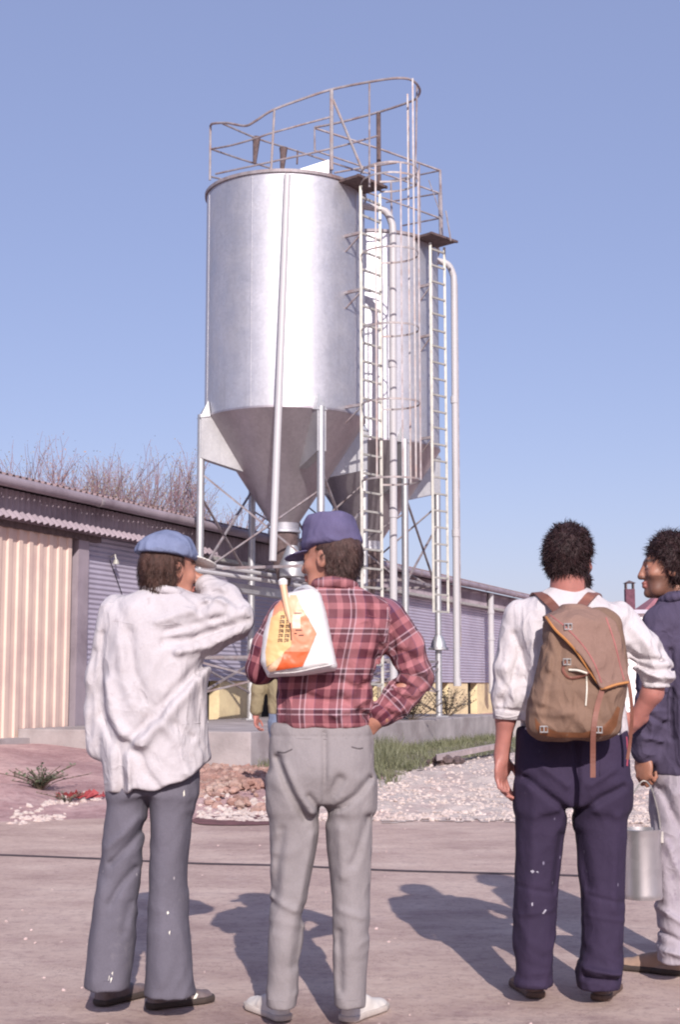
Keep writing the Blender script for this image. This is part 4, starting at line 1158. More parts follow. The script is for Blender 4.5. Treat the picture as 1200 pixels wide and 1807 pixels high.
# ================================================================== the men
def man(S):
    Y = S['Y']; H = S['head']; Pt = lambda q: at(q[0], q[1], Y + (q[2] if len(q) > 2 else 0))
    torso = Loft(S['torso'], Y, 2.3, 0, .02, (True, True)); torso_b = Loft(S['torso'], Y, 2.2, -.034, .03); zcut = at(600, S['pelvis'][0][0] - 14, Y).z
    legs = [Loft(r, Y, 2.15, 0, .008, (True, True)) for r in (S['legL'], S['legR'])]
    legs_b = [Loft(r, Y, 2.1, -.024, .01, (True, True)) for r in (S['legL'], S['legR'])]
    pel = Loft(S['pelvis'], Y, 2.3, 0, .02); pel_b = Loft(S['pelvis'], Y, 2.2, -.034, .02)
    sl = [([Pt(q) for q in a[0]], a[1]) for a in S['sleeves']]
    arms = [([Pt(q) for q in a[0]], a[1]) for a in S['arms']]
    neck = [H.world((0, -.03, -.05)), Pt(S['neck'])]
    hands = S['hands']
    ank = S['ankles']
    def bodyf(p):
        d = smin(smax(torso_b(p), zcut - p[:, 2], .02), pel_b(p), .03)
        d = smin(d, smin(legs_b[0](p), legs_b[1](p), .01), .03)
        for pts, rs in arms: d = smin(d, chain(p, pts, rs, .02), .02)
        for hf in hands: d = smin(d, hf(p), .012)
        d = smin(d, chain(p, neck, S.get('neck_r', [.056, .066])), .03)
        for a, b in ank: d = smin(d, rcone(p, a, b, .036, .034), .02)
        d = smin(d, H.skin(p), .012)
        return d
    pts = [Pt((r[1], r[0])) for k in ('torso', 'pelvis', 'legL', 'legR') for r in S[k]] + [Pt((r[2], r[0])) for k in ('torso', 'pelvis', 'legL', 'legR') for r in S[k]]
    pts += [q for a in arms for q in a[0]] + [H.c, H.c + Vector((0, 0, .1))]
    lo, hi = bbox(pts, .17); lo[2] = max(lo[2], -.01)
    lo[1], hi[1] = Y - .32, Y + .34
    org = Vector(((lo[0] + hi[0]) / 2, Y, 0))
    body = body_mesh(bodyf, lo, hi, S['skin'], org, H, S['label'], S.get('h', .0046), S.get('stubble', 0), 'person', S.get('brow', True))
    FS = Folds(Y, S.get('folds', [])); FT = Folds(Y, S.get('tfolds', []))
    hem = S.get('hem')
    if hem: hem = [Pt(q) for q in hem]
    seed = S['seed']
    def shirtf(p):
        d = torso(p)
        for pts_, rs in sl: d = smin(d, chain(p, pts_, rs, .03), S.get('kj', .035))
        d = d - np.clip(S.get('fk', 1.5) * FS(p), -S.get('deep', .017), .03) - wrinkle(p, 8.0, S.get('wr', .0035), seed, (1, 1, .6)) - wrinkle(p, 19.0, .0016, seed + 7, (1, 1, .45))
        for e in S.get('elbows', []):
            c = Pt(e); w = np.exp(-((np.linalg.norm(p - A(c), axis=1) / .11) ** 2)); m = w > .02
            if m.any(): d[m] -= w[m] * wrinkle(p[m], 22.0, .0065, seed + 3)
        if hem: d = smax(d, np.interp(p[:, 0], [q.x for q in hem], [q.z for q in hem]) + .004 * np.sin(p[:, 0] * 60) - p[:, 2], .008)
        for cut in S.get('cuts', []):
            c, nn = Pt(cut[0]), A(cut[1]); dd = (p - A(c)) @ nn
            m = np.linalg.norm(p - A(c), axis=1) < cut[2]
            d = np.where(m, smax(d, dd, .004), d)
        return d
    def trouf(p):
        d = smin(pel(p), smin(legs[0](p), legs[1](p), .012), S.get('kp', .045))
        d = d - np.clip(1.4 * FT(p), -.017, .03) - wrinkle(p, 7.0, S.get('twr', .0036), seed + 20, (1, 1, .45)) - wrinkle(p, 17.0, .0012, seed + 27, (1, 1, .4))
        for (q, rad, am) in S.get('bunch', []):
            c = Pt(q); w = np.exp(-(((p[:, 2] - c.z) / rad) ** 2)) * (np.abs(p[:, 0] - c.x) < .14); m = w > .02
            if m.any(): d[m] -= w[m] * wrinkle(p[m], 16.0, am, seed + 5, (.5, .5, 1.6))
        return d
    sp = [Pt((r[1], r[0])) for r in S['torso']] + [Pt((r[2], r[0])) for r in S['torso']] + [q for a in sl for q in a[0]]
    uv = None
    if S.get('plaid'):
        def uv(P_):
            p = P_.astype(np.float32); ds = [torso(p)] + [chain(p, a, r) for a, r in sl]; k = np.argmin(np.stack(ds), 0)
            z = p[:, 2]; cx, cy = np.interp(z, torso.z, torso.cx), np.interp(z, torso.z, torso.cy)
            th = np.arctan2(p[:, 0] - cx, -(p[:, 1] - cy)); out = np.zeros((len(p), 3), np.float32)
            out[:, 0] = np.where(np.abs(th) < 1.2, (p[:, 0] - cx) * 1.08, th * .155); out[:, 1] = z
            for i, (a, r) in enumerate(sl):
                m = k == i + 1; acc = 0.0; best = np.full(len(p), 9.0); U = np.zeros(len(p)); Vv = np.zeros(len(p))
                for s0, s1 in zip(a[:-1], a[1:]):
                    b0, b1 = A(s0), A(s1); ab = b1 - b0; L = float(np.linalg.norm(ab)); tt = np.clip((p - b0) @ ab / L ** 2, 0, 1)
                    off = p - b0 - tt[:, None] * ab; dist = np.linalg.norm(off, axis=1)
                    e1 = np.cross(ab / L, A((0, -1, 0))); e1 /= np.linalg.norm(e1); e2 = np.cross(e1, ab / L)
                    ang = np.arctan2(off @ e1, off @ e2); g = dist < best
                    best = np.where(g, dist, best); U = np.where(g, ang * .062, U); Vv = np.where(g, acc + tt * L, Vv); acc += L
                out[m, 0] = U[m]; out[m, 1] = Vv[m] + .03
            return out
    shirt = garment('shirt' if not S.get('coat') else S['coat'], shirtf, sp, S['shirt_m'], body, .0062, .22, uv)
    tp = [Pt((r[1], r[0])) for k in ('pelvis', 'legL', 'legR') for r in S[k]] + [Pt((r[2], r[0])) for k in ('pelvis', 'legL', 'legR') for r in S[k]]
    trou = garment('trousers', trouf, tp, S['trou_m'], body, .0062, .19)
    if 'collar' in S:
        cpts, cr_ = [Pt(q) for q in S['collar'][0]], S['collar'][1]
        cp = smoothline(cpts, 3)
        cf = lambda p: chain(p, cp, [cr_] * len(cp), .01) - wrinkle(p, 20, .002, seed)
        me, P_ = sdf_mesh('collar', cf, *bbox(cpts, .05), .005, 1)
        if uv is not None: attr(me, 'pc', np.stack([P_[:, 0] * 1.1, P_[:, 2], P_[:, 2] * 0], 1))
        finish('collar', me, S['shirt_m'], shirt)
    shoes(body, S['shoes'], S['shoe_m'], S['sole_m'], *S.get('shoe_dim', (.285, .1, .085)))
    return body, shirt, trou, shirtf, trouf, Pt
def gp(u, v): return atz(u, v, .008)
skin_a = skinmat('warm skin', (.40, .185, .13)); skin_b = skinmat('ruddy skin', (.42, .175, .145)); skin_c = skinmat('tanned skin', (.33, .15, .10))
sole_d = basic('dark rubber sole', (.05, .035, .03), .8, 0, .2, 9, 0)
def hair_field(H, c, r, ylim, amp, freq, nape=None, seed=1):
    zz, yy = zip(*ylim)
    def f(p):
        q = H.loc(p); d = ell(q, c, r)
        if nape: d = smin(d, ell(q, nape[0], nape[1]), .02)
        d = d - amp * vnoise(p * freq, seed) - amp * .6 * vnoise(p * freq * 2.1, seed + 1)
        return smax(d, (q[:, 1] - np.interp(q[:, 2], zz, yy)) + amp * .8 * vnoise(p * freq * 1.3, seed + 4), .006)
    return f
def hbox(H, m=.19): return tuple(np.array(H.c) - m), tuple(np.array(H.c) + m)
def crown(q, z0, z1, r0, r1, y0, y1, n=2.2, x1=0):
    t = np.clip((q[:, 2] - z0) / (z1 - z0), 0, 1)
    a = r0[0] + (r1[0] - r0[0]) * t; b = r0[1] + (r1[1] - r0[1]) * t
    k = (np.power(np.abs(q[:, 0] - x1 * t) / a, n) + np.power(np.abs(q[:, 1] - y0 - (y1 - y0) * t) / b, n)) ** (1 / n)
    return smax((k - 1) * np.minimum(a, b), np.maximum(z0 - q[:, 2], q[:, 2] - z1), .022)

# ------------------------------------------------------------------ man in the white smock, hand to his face
Y = 5.22; H = Head(at(299, 1006, Y), (.80, .58, -.03)); PX = lambda q: at(q[0], q[1], 5.22 + (q[2] if len(q) > 2 else 0))
smock_m = cloth('white work cotton', (.51, .475, .495), .14, 4, 900, .2, .9, None, [(5.5, .56, .45, (.36, .31, .31)), (14, .62, .5, (.30, .25, .26))], wr=.3)
grey_m = cloth('grey flannel', (.135, .125, .155), .14, 5, 700, .3, .9, (.36, .33, .35), [(6, .62, .3, (.24, .22, .24))], sd=1.0, rb=(.08, .08))
w1_ = PX((362, 1030, .07))
h1 = lambda p: hand_field(p, w1_, (-.75, .35, .5), (-.5, -.2, -.8), (-.4, .8, .4), .75)
A_ = dict(Y=Y, head=H, seed=11, skin=skin_a, label='man in dirty white smock and blue cap with white peak, hand held to his face',
  torso=[(1030, 268, 316, 0, .055), (1040, 248, 326, 0, .07), (1052, 222, 345, 0, .095), (1072, 196, 357, .0, .12), (1110, 183, 362, 0, .14), (1180, 178, 362, 0, .15), (1240, 176, 364, 0, .155), (1300, 180, 368, 0, .16), (1345, 184, 371, 0, .16), (1404, 186, 371, 0, .15)],
  hem=[(170, 1396), (186, 1399), (215, 1396), (238, 1394), (243, 1388), (262, 1391), (290, 1388), (320, 1377), (346, 1364), (372, 1340), (380, 1338)],
  pelvis=[(1330, 200, 340, .02, .09), (1360, 196, 344, .01, .105), (1400, 193, 345, 0, .115)],
  legL=[(1375, 194, 265, 0, .1), (1450, 186, 256, 0, .088), (1550, 172, 246, 0, .08), (1650, 160, 238, -.005, .085), (1741, 149, 226, -.01, .09)],
  legR=[(1360, 264, 345, 0, .1), (1450, 267, 341, 0, .092), (1550, 264, 332, 0, .083), (1650, 261, 334, -.01, .085), (1753, 257, 345, -.015, .095)],
  sleeves=[([(208, 1082), (182, 1195, -.01), (174, 1255, .0), (176, 1318, .01)], [.070, .058, .048, .046]),
           ([(335, 1088), (378, 1090, -.02), (416, 1094, -.02), (395, 1058, .02), (364, 1033, .065)], [.076, .072, .060, .054, .042]),
           ([(335, 1128, .0), (370, 1122, -.01), (412, 1104, -.015)], [.072, .058, .036])],
  arms=[([(212, 1092, .02), (186, 1195, -.01), (178, 1300, .01)], [.03, .026, .022]), ([(335, 1085), (412, 1093, -.02), (364, 1032, .065)], [.045, .036, .025])],
  hands=[h1], neck=(290, 1062, 0),
  ankles=[(PX((180, 1700)), gp(172, 1755) + Vector((0, .0, .05))), (PX((300, 1715)), gp(290, 1765) + Vector((0, 0, .05)))],
  elbows=[(405, 1080, -.03), (350, 1110, -.06)], wr=.0036, fk=1.2,
  folds=[([(364, 1166), (330, 1205), (285, 1255), (232, 1312)], .017, -.019), ([(370, 1182), (336, 1226), (300, 1265), (255, 1312)], .022, .016),
         ([(178, 1195), (188, 1260), (210, 1303), (242, 1322)], .019, -.022), ([(196, 1205), (206, 1258), (225, 1292), (262, 1310)], .024, .018),
         ([(238, 1120), (244, 1180), (262, 1232), (288, 1262)], .02, -.012), ([(222, 1140), (226, 1190), (244, 1240)], .02, .01),
         ([(237, 1318), (239, 1392)], .013, .018), ([(222, 1322), (224, 1398)], .012, -.014), ([(255, 1318), (268, 1360), (292, 1388)], .014, -.011),
         ([(205, 1330), (207, 1398)], .014, .009), ([(300, 1280), (325, 1310), (338, 1362)], .016, .008), ([(316, 1275), (345, 1300)], .012, -.008),
         ([(296, 1136), (345, 1128), (395, 1108), (436, 1096)], .014, -.018), ([(320, 1152), (375, 1142), (424, 1116)], .015, .016), ([(300, 1116), (350, 1102), (400, 1090)], .014, -.011),
         ([(286, 1100), (335, 1082), (360, 1075)], .014, .008), ([(376, 1048), (398, 1052), (424, 1072)], .011, -.013), ([(368, 1062), (386, 1058), (404, 1066)], .01, .010), ([(356, 1076), (372, 1066), (384, 1046)], .012, -.016),
         ([(205, 1062), (225, 1090), (232, 1130)], .02, -.008), ([(290, 1050), (296, 1120), (300, 1200)], .03, -.006), ([(171, 1150), (166, 1230), (160, 1300)], .012, -.007), ([(186, 1120), (182, 1190), (190, 1230)], .013, -.012), ([(352, 1180), (356, 1280)], .008, -.007)],
  tfolds=[([(256, 1455), (230, 1490), (200, 1520)], .012, -.010), ([(250, 1440), (222, 1470), (195, 1492)], .014, .007), ([(240, 1530), (215, 1560), (200, 1590)], .012, -.009), ([(232, 1590), (222, 1640)], .014, -.006), ([(335, 1440), (332, 1520), (335, 1560)], .02, -.007), ([(285, 1420), (290, 1560), (292, 1720)], .03, .006), ([(185, 1560), (175, 1720)], .026, .006)],
  collar=([(262, 1040, .04), (256, 1036, -.03), (282, 1040, -.075), (312, 1046, -.06), (326, 1050, .0)], .016),
  shirt_m=smock_m, trou_m=grey_m, coat='smock', brow=True,
  shoes=[(gp(172, 1776), R(58)), (gp(260, 1781), R(36))], shoe_m=basic('brown scuffed leather', (.13, .09, .085), .6, 0, .35, 9, .2, dirt=(.28, .25, .27), dscale=6, damt=.6), sole_m=sole_d, shoe_dim=(.275, .1, .085))
body1, smock, trou1, f1, tf1, _ = man(A_)
hair_brown = hairmat('brown hair', (.055, .026, .02))
hf = hair_field(H, (0, -.028, .012), (.088, .096, .105), [(-.2, -.3), (-.105, -.2), (-.09, -.02), (-.03, -.012), (.02, .005), (.06, .06), (.13, .1)], .005, 34, ((0, -.058, -.05), (.062, .045, .05)), 4)
hair_piece(H, hf, *hbox(H), hair_brown, body1, None, 5000, .026, .0013, 1.6, .16, sel=lambda P_: H.loc(P_.astype(np.float32))[:, 2] < .05)
capf = lambda p: (lambda q: smax(smin(ell(q, (0, -.012, .055), (.098, .116, .092)), ell(q, (0, -.06, .05), (.088, .07, .06)), .03) - .0035 * vnoise(p * 22, 3) - .002 * vnoise(p * 50, 8), (.046 - q[:, 2]) + .22 * (q[:, 1] - .02) * -1 * .35, .008))(H.loc(p))
blue_m = cloth('blue cap cotton', (.18, .21, .33), .16, 12, 700, .25, .85, None, [(9, .6, .25, (.3, .34, .45))])
me, _p = sdf_mesh('cap', capf, *hbox(H), .0045, 1); cap1 = finish('cap', me, blue_m, body1)
_rot = np.array(Matrix.Rotation(R(-16), 3, 'X'), np.float32)
vf = lambda p: (lambda q: smax(ell(q, (0, .118, .042), (.078, .075, .0075), _rot), .07 - q[:, 1], .004))(H.loc(p))
me, _p = sdf_mesh('visor', vf, *hbox(H), .004, 1); finish('visor', me, cloth('white cap cotton', (.72, .70, .66), .08, 8), cap1)
line_on(f1, [(320, 1278), (366, 1274)], 4.7, 5.6, .0022, 'pocket', smock_m, smock, 0); line_on(f1, [(320, 1278), (322, 1338), (352, 1344)], 4.7, 5.6, .002, 'pocket', smock_m, smock, 0)
for px in ([(268, 1748), (300, 1752)],): pass
wh = basic('white shoe stripe', (.75, .72, .62), .6, 0, .1, 5, 0)
SH1 = [o for o in body1.children if o.name.startswith('shoe')]
hl = gp(260, 1781); fR = lambda p: shoe_field(p, hl, R(36), .275, .1, .085)
for (u0, u1) in ((322, 330), (339, 346)):
    decal('stripe', [(u0, 1766), (u0 + 5, 1766), (u1 + 5, 1751), (u1, 1751)], fR, 5.0, 5.5, wh, SH1[1], .0015, 5)
for k, poly in enumerate([[(189, 1736), (192, 1722), (199, 1714), (197, 1728), (193, 1737)], [(294, 1610), (296, 1607), (298, 1611), (295, 1614)], [(297, 1645), (300, 1642), (299, 1650)], [(323, 1396), (325, 1394), (326, 1403), (323, 1406)]]):
    decal('paint_splash', poly, tf1, 4.8, 5.5, wh, trou1, .0012, 5)

# ------------------------------------------------------------------ man in the plaid shirt
Y = 5.05; H = Head(at(583, 986, Y), (-.86, .48, -.05)); PX = lambda q: at(q[0], q[1], 5.05 + (q[2] if len(q) > 2 else 0))
t = NT('plaid flannel'); an = t.n('ShaderNodeAttribute'); an.attribute_name = 'pc'; sx = t.n('ShaderNodeSeparateXYZ'); t.l(an.outputs['Vector'], sx.inputs[0])
WH, BK, BU, PK, NV = srgb(186, 162, 172), srgb(28, 10, 30), srgb(74, 12, 38), srgb(160, 100, 106), srgb(62, 38, 78)
def band(sock, off):
    u = t.math('FRACT', t.math('ADD', t.math('MULTIPLY', sock, 1 / .138), off))
    return t.ramp(u, [(0, WH), (.035, BK), (.13, WH), (.165, PK), (.22, PK), (.40, NV), (.425, BU), (.60, BU), (.64, PK), (.80, BU)], 'CONSTANT')
cu, cv_ = band(sx.outputs[0], .62), band(sx.outputs[1], .2)
# twill: warp and weft threads alternate
wv = t.n('ShaderNodeTexWave'); wv.inputs['Scale'].default_value = 130; wv.bands_direction = 'DIAGONAL'; t.l(an.outputs['Vector'], wv.inputs['Vector'])
fac = t.math('ADD', t.math('MULTIPLY', wv.outputs['Fac'], .24), .38)
c = t.mix(fac, cu, cv_)
c = t.mix(t.ramp(t.noise(t.coord('Object'), 5, 4), [(.3, .0), (.8, .25)]), c, srgb(190, 150, 150))
t.set(Base_Color=c, Roughness=.92, Normal=t.bump(ridged(t, 19), .3, .008, t.bump(ridged(t, 8), .45, .022, t.bump(t.noise(t.coord('Object', (1, 1, .6)), 26, 5), .3, .012)))); t.b.inputs['Specular IOR Level'].default_value = .2
plaid_m = t.m
lgrey_m = cloth('light grey worsted', (.27, .243, .248), .1, 6, 800, .25, .9, None, [(7, .64, .3, (.2, .175, .18))], rb=(.13, .12))
w2_ = PX((664, 1272, -.02))
h2 = lambda p: hand_field(p, w2_, (-.86, .30, -.42), (.1, .95, -.1), (.3, .1, .95), .7)
B_ = dict(Y=Y, head=H, seed=31, skin=skin_a, label='man in burgundy plaid shirt and blue flat topped cap, hand on his hip', plaid=True,
  torso=[(1022, 566, 618, .0, .05), (1034, 552, 632, 0, .066), (1046, 525, 655, 0, .085), (1062, 500, 686, 0, .105), (1090, 488, 700, 0, .12), (1130, 486, 688, -.005, .128), (1180, 488, 666, -.005, .125), (1230, 489, 652, 0, .12), (1262, 487, 650, 0, .124), (1282, 488, 652, 0, .122)],
  pelvis=[(1276, 480, 655, 0, .112), (1310, 477, 658, -.006, .122), (1350, 476, 659, -.014, .136), (1392, 476, 659, -.008, .13), (1425, 477, 658, 0, .115)],
  legL=[(1375, 477, 568, 0, .115), (1440, 477, 565, 0, .1), (1520, 478, 552, 0, .088), (1590, 477, 540, 0, .08), (1650, 475, 535, -.008, .078), (1710, 473, 527, -.005, .07), (1776, 471, 522, 0, .070)],
  legR=[(1375, 569, 658, 0, .115), (1440, 573, 657, 0, .1), (1520, 581, 654, 0, .088), (1590, 588, 651, 0, .08), (1650, 589, 651, -.008, .078), (1710, 590, 646, -.005, .07), (1774, 591, 643, 0, .070)],
  sleeves=[([(682, 1090), (716, 1140, 0), (737, 1194, .01), (706, 1232, .0), (672, 1264, -.02)], [.070, .060, .050, .046, .040]),
           ([(508, 1090), (478, 1140, 0), (462, 1180, .0), (470, 1150, .16)], [.07, .06, .05, .045])],
  arms=[([(682, 1090), (731, 1194, .01), (666, 1270, -.02)], [.045, .036, .026]), ([(508, 1090), (464, 1178, 0), (470, 1150, .16)], [.045, .036, .026])],
  hands=[h2], neck=(592, 1050, .0),
  ankles=[(PX((497, 1740)), gp(490, 1775) + Vector((0, 0, .05))), (PX((616, 1740)), gp(622, 1775) + Vector((0, 0, .05)))],
  kj=.022, elbows=[(725, 1205, -.03), (700, 1240, -.04), (670, 1170, -.06)], wr=.0045, bunch=[((500, 1640), .08, .004), ((620, 1640), .09, .004), ((500, 1745), .04, .005)],
  folds=[([(655, 1075), (668, 1130), (660, 1190)], .014, -.013), ([(600, 1200), (630, 1215), (655, 1205)], .014, -.010), ([(590, 1262), (620, 1250), (650, 1230)], .012, .010), ([(520, 1215), (560, 1235), (600, 1240)], .014, -.009), ([(708, 1150), (735, 1165)], .012, -.010), ([(715, 1180), (750, 1186)], .010, .010), ([(630, 1060), (660, 1110), (655, 1150)], .02, .008), ([(690, 1110), (700, 1160)], .014, -.01), ([(600, 1230), (640, 1262)], .014, -.010), ([(575, 1250), (610, 1276)], .012, .008), ([(500, 1225), (505, 1275)], .014, -.007), ([(640, 1180), (652, 1250)], .014, .008), ([(700, 1210), (735, 1215)], .01, -.012), ([(690, 1226), (724, 1236)], .009, -.01), ([(676, 1245), (706, 1256)], .009, .008), ([(560, 1120), (640, 1150)], .03, .005)],
  tfolds=[([(573, 1292), (574, 1360), (571, 1432)], .010, -.010), ([(492, 1335), (512, 1390), (540, 1442)], .013, -.014), ([(505, 1345), (528, 1395), (552, 1430)], .014, .009), ([(652, 1372), (628, 1400), (598, 1420)], .013, -.012), ([(600, 1372), (582, 1405), (572, 1440)], .018, -.016),
          ([(500, 1460), (490, 1540), (486, 1590)], .016, -.009), ([(552, 1470), (535, 1560), (528, 1600)], .014, .008), ([(648, 1440), (630, 1500), (622, 1520)], .014, -.008), ([(600, 1460), (606, 1540)], .018, .008), ([(480, 1580), (520, 1600)], .012, .006), ([(600, 1600), (640, 1612)], .012, .006), ([(535, 1600), (520, 1700)], .015, -.008), ([(600, 1640), (602, 1740)], .013, -.008), ([(546, 1400), (566, 1425)], .01, -.01), ([(586, 1425), (610, 1416)], .01, -.012), ([(478, 1298), (655, 1298)], .004, -.003)],
  collar=([(556, 1036, .03), (562, 1030, -.04), (590, 1026, -.075), (616, 1030, -.055), (626, 1036, .01)], .017),
  shirt_m=plaid_m, trou_m=lgrey_m, shoes=[(gp(503, 1803), R(118)), (gp(610, 1805), R(62))], shoe_m=basic('white canvas shoe', (.66, .62, .58), .8, 0, .12, 9, .2, dirt=(.38, .3, .27), dscale=9, damt=.6), sole_m=basic('dirty white rubber sole', (.5, .44, .40), .8, 0, .2, 9, 0))
body2, shirt2, trou2, f2, tf2, _ = man(B_)
hair_dk = hairmat('dark brown hair', (.06, .032, .028))
hf = hair_field(H, (0, -.03, .012), (.085, .096, .1), [(-.2, -.3), (-.085, -.2), (-.07, -.035), (-.03, -.02), (.02, .0), (.06, .06), (.13, .1)], .005, 34, ((0, -.062, -.035), (.058, .042, .045)), 14)
hair_piece(H, hf, *hbox(H), hair_dk, body2, None, 5000, .022, .0013, 1.6, .16, sel=lambda P_: H.loc(P_.astype(np.float32))[:, 2] < .05)
def kepif(p):
    q = H.loc(p); q = q @ np.array(Matrix.Rotation(R(4), 3, 'Y'), np.float32); t_ = q[:, 1] * .10
    q = q.copy(); q[:, 2] += t_ 
    d = crown(q, .036, .158, (.094, .112), (.082, .086), -.012, .012, 2.3)
    top = np.linalg.norm(q - A((0, .01, .30)), axis=1) - .148
    d = smax(d, -top, .01)
    return d - .003 * vnoise(p * 26, 5) - .0035 * (1 - 2 * np.abs(vnoise(p * A((14, 14, 30)), 9)))
blue2 = cloth('faded blue cap cotton', (.115, .10, .19), .15, 9, 700, .25, .85, None, [(8, .6, .25, (.25, .23, .4))])
me, _p = sdf_mesh('cap', kepif, *hbox(H, .21), .0045, 1); cap2 = finish('cap', me, blue2, body2)
_rot = np.array(Matrix.Rotation(R(-12), 3, 'X'), np.float32)
vf2 = lambda p: (lambda q: smax(ell(q, (0, .108, .022), (.082, .072, .007), _rot), .055 - q[:, 1], .004))(H.loc(p))
me, _p = sdf_mesh('visor', vf2, *hbox(H), .004, 1); finish('visor', me, blue2, cap2)
decal('badge', [(608, 958), (624, 958), (624, 970), (606, 970)], kepif, 4.8, 5.3, basic('orange patch', srgb(206, 130, 96), .8, 0, .1, 9, 0), cap2, .002, 4)
for a, b in (([(490, 1326), (502, 1328), (516, 1322)], .003), ([(620, 1318), (632, 1321), (640, 1320)], .003)):
    line_on(tf2, a, 4.7, 5.4, b, 'pocket', basic('pocket shadow cloth', (.11, .095, .1), .9, 0, .1, 5, 0), trou2, 0)

# white plastic carrier bag on his back
YB = 5.05
bagpoly = [(490, 1062), (503, 1046), (528, 1040), (552, 1036), (566, 1046), (576, 1080), (586, 1130), (596, 1176), (592, 1184), (540, 1192), (472, 1196), (458, 1168), (463, 1120), (474, 1082)]
bp = [at(u, v, YB - .22) for u, v in bagpoly]
def bagf(p):
    d2 = poly2(p, bp)
    th = .062 * np.sqrt(np.clip(1 - (1 - np.clip(-d2 / .10, 0, 1)) ** 2, 0, 1)) + .008
    low = sst(at(500, 1150, YB).z, at(500, 1190, YB).z, p[:, 2]); th = th + .02 * low * np.clip(-d2 / .03, 0, 1)
    yc = YB - .195
    cr_ = .0035 * (1 - 2 * np.abs(vnoise(p * A((14, 10, 22)) + 1.5 * vnoise(p * 7, 4)[:, None], 2))) + .002 * (1 - 2 * np.abs(vnoise(p * 38, 6)))
    return smax(d2.astype(np.float32), np.abs(p[:, 1] - yc) - th - cr_ * np.clip(-d2 / .03, 0, 1), .016)
plastic = basic('white plastic film', (.70, .68, .67), .38, 0, .03, 4, .35, 22, .006)
BG = empty('carrier_bag', at(525, 1195, YB - .19), 'white plastic carrier bag with orange and yellow diamond print on the plaid back', 'bag')
me, _p = sdf_mesh('bag', bagf, *bbox(bp, .12), .0055, 1) if False else sdf_mesh('bag', bagf, (bp[0].x - .2, YB - .36, bp[10].z - .06), (bp[7].x + .08, YB - .03, bp[3].z + .06), .0052, 1)
bag_o = finish('bag', me, plastic, BG)
def ink(n, c): return basic(n, srgb(*c), .45, 0, .06, 5, .2, 22, .004)
ink_o, ink_s, ink_y, ink_p, ink_t = ink('orange ink', (214, 96, 52)), ink('salmon ink', (220, 144, 112)), ink('yellow ink', (222, 184, 128)), ink('peach ink', (222, 176, 142)), ink('dark brown ink', (88, 58, 48))
Dk = lambda poly, m, l, st=2.5, nm='print': decal(nm, poly, bagf, 4.5, 5.2, m, bag_o, l + .0022, st)
Dk([(480, 1088), (484, 1070), (498, 1056), (504, 1072), (496, 1082)], ink_s, .0015)
Dk([(478, 1090), (502, 1072), (512, 1100), (514, 1140), (500, 1155), (470, 1178), (468, 1150)], ink_y, .0015)
Dk([(512, 1050), (523, 1050), (536, 1078), (540, 1084), (512, 1100), (504, 1072)], ink_p, .002)
Dk([(512, 1100), (540, 1084), (559, 1118), (546, 1150), (502, 1150), (514, 1140)], ink_s, .0022)
Dk([(502, 1150), (546, 1150), (534, 1176), (486, 1184), (494, 1166)], ink_o, .0018)
Dk([(470, 1180), (500, 1153), (496, 1166), (486, 1184), (476, 1186)], ink_p, .0026)
Dk([(516, 1085), (530, 1085), (530, 1109), (516, 1109)], ink('cream ink', (244, 214, 186)), .0034)
# unreadable rows of print, lettering runs up the bag
for col, (u0, n, m_) in enumerate(((495, 6, ink_t), (506, 6, ink_t))):
    for k in range(n):
        v0 = 1086 + k * 8.2; u = u0 - k * .9
        for (a, b, c_, d_) in ((0, 0, 8, 1.5), (0, 3, 1.8, 3), (3, 3, 5, 1.6), (6.2, 2.6, 1.8, 3.2))[:(4 if (k + col) % 2 else 3)]:
            Dk([(u + a, v0 + b), (u + a + c_, v0 + b), (u + a + c_, v0 + b + d_), (u + a, v0 + b + d_)], m_, .0045, 9, 'lettering')
for (u, v, w) in ((519, 1081, 14), (521, 1111, 12), (527, 1120, 9), (519, 1117, 5)):
    Dk([(u, v), (u + w, v), (u + w, v + 1.8), (u, v + 1.8)], ink_t, .0045, 9, 'lettering')
mb = MB(); q = [trace(bagf, u, v, 4.5, 5.2) for u, v in ((512, 1100), (508, 1078), (504, 1058))]
q = [x for x in q if x is not None]; q += [at(501, 1040, q[-1].y + .005), at(499, 1028, q[-1].y + .01)]
mb.tube([x + Vector((0, -.006, 0)) for x in q], [.004] + [.012] * (len(q) - 2) + [.014], 10); hd = mb.build('handle', ink_p, BG, smooth=True)
mb = MB(); e = q[-1] + Vector((0, -.006, 0)); mb.tube([e + Vector((.001, 0, -.008)), e + Vector((0, 0, .006)), e + Vector((-.001, 0, .014))], [.0155, .017, .009], 10); mb.build('handle_tip', plastic, hd, smooth=True)
line_on(bagf, [(502, 1054), (507, 1072), (511, 1090), (513, 1112), (514, 1130)], 4.5, 5.2, .0028, 'cord', ink_t, BG, .003)
line_on(bagf, [(474, 1188), (520, 1186), (560, 1178), (590, 1172)], 4.5, 5.2, .0022, 'seam', plastic, bag_o, .001)
sh = [at(556, 1046, YB - .15), at(540, 1038, YB - .06), at(520, 1050, YB + .06), at(512, 1090, YB + .13)]
mb = MB(); pl = smoothline(sh, 4); mb.tube(pl, .013, 8); mb.build('strap', plastic, BG, smooth=True)

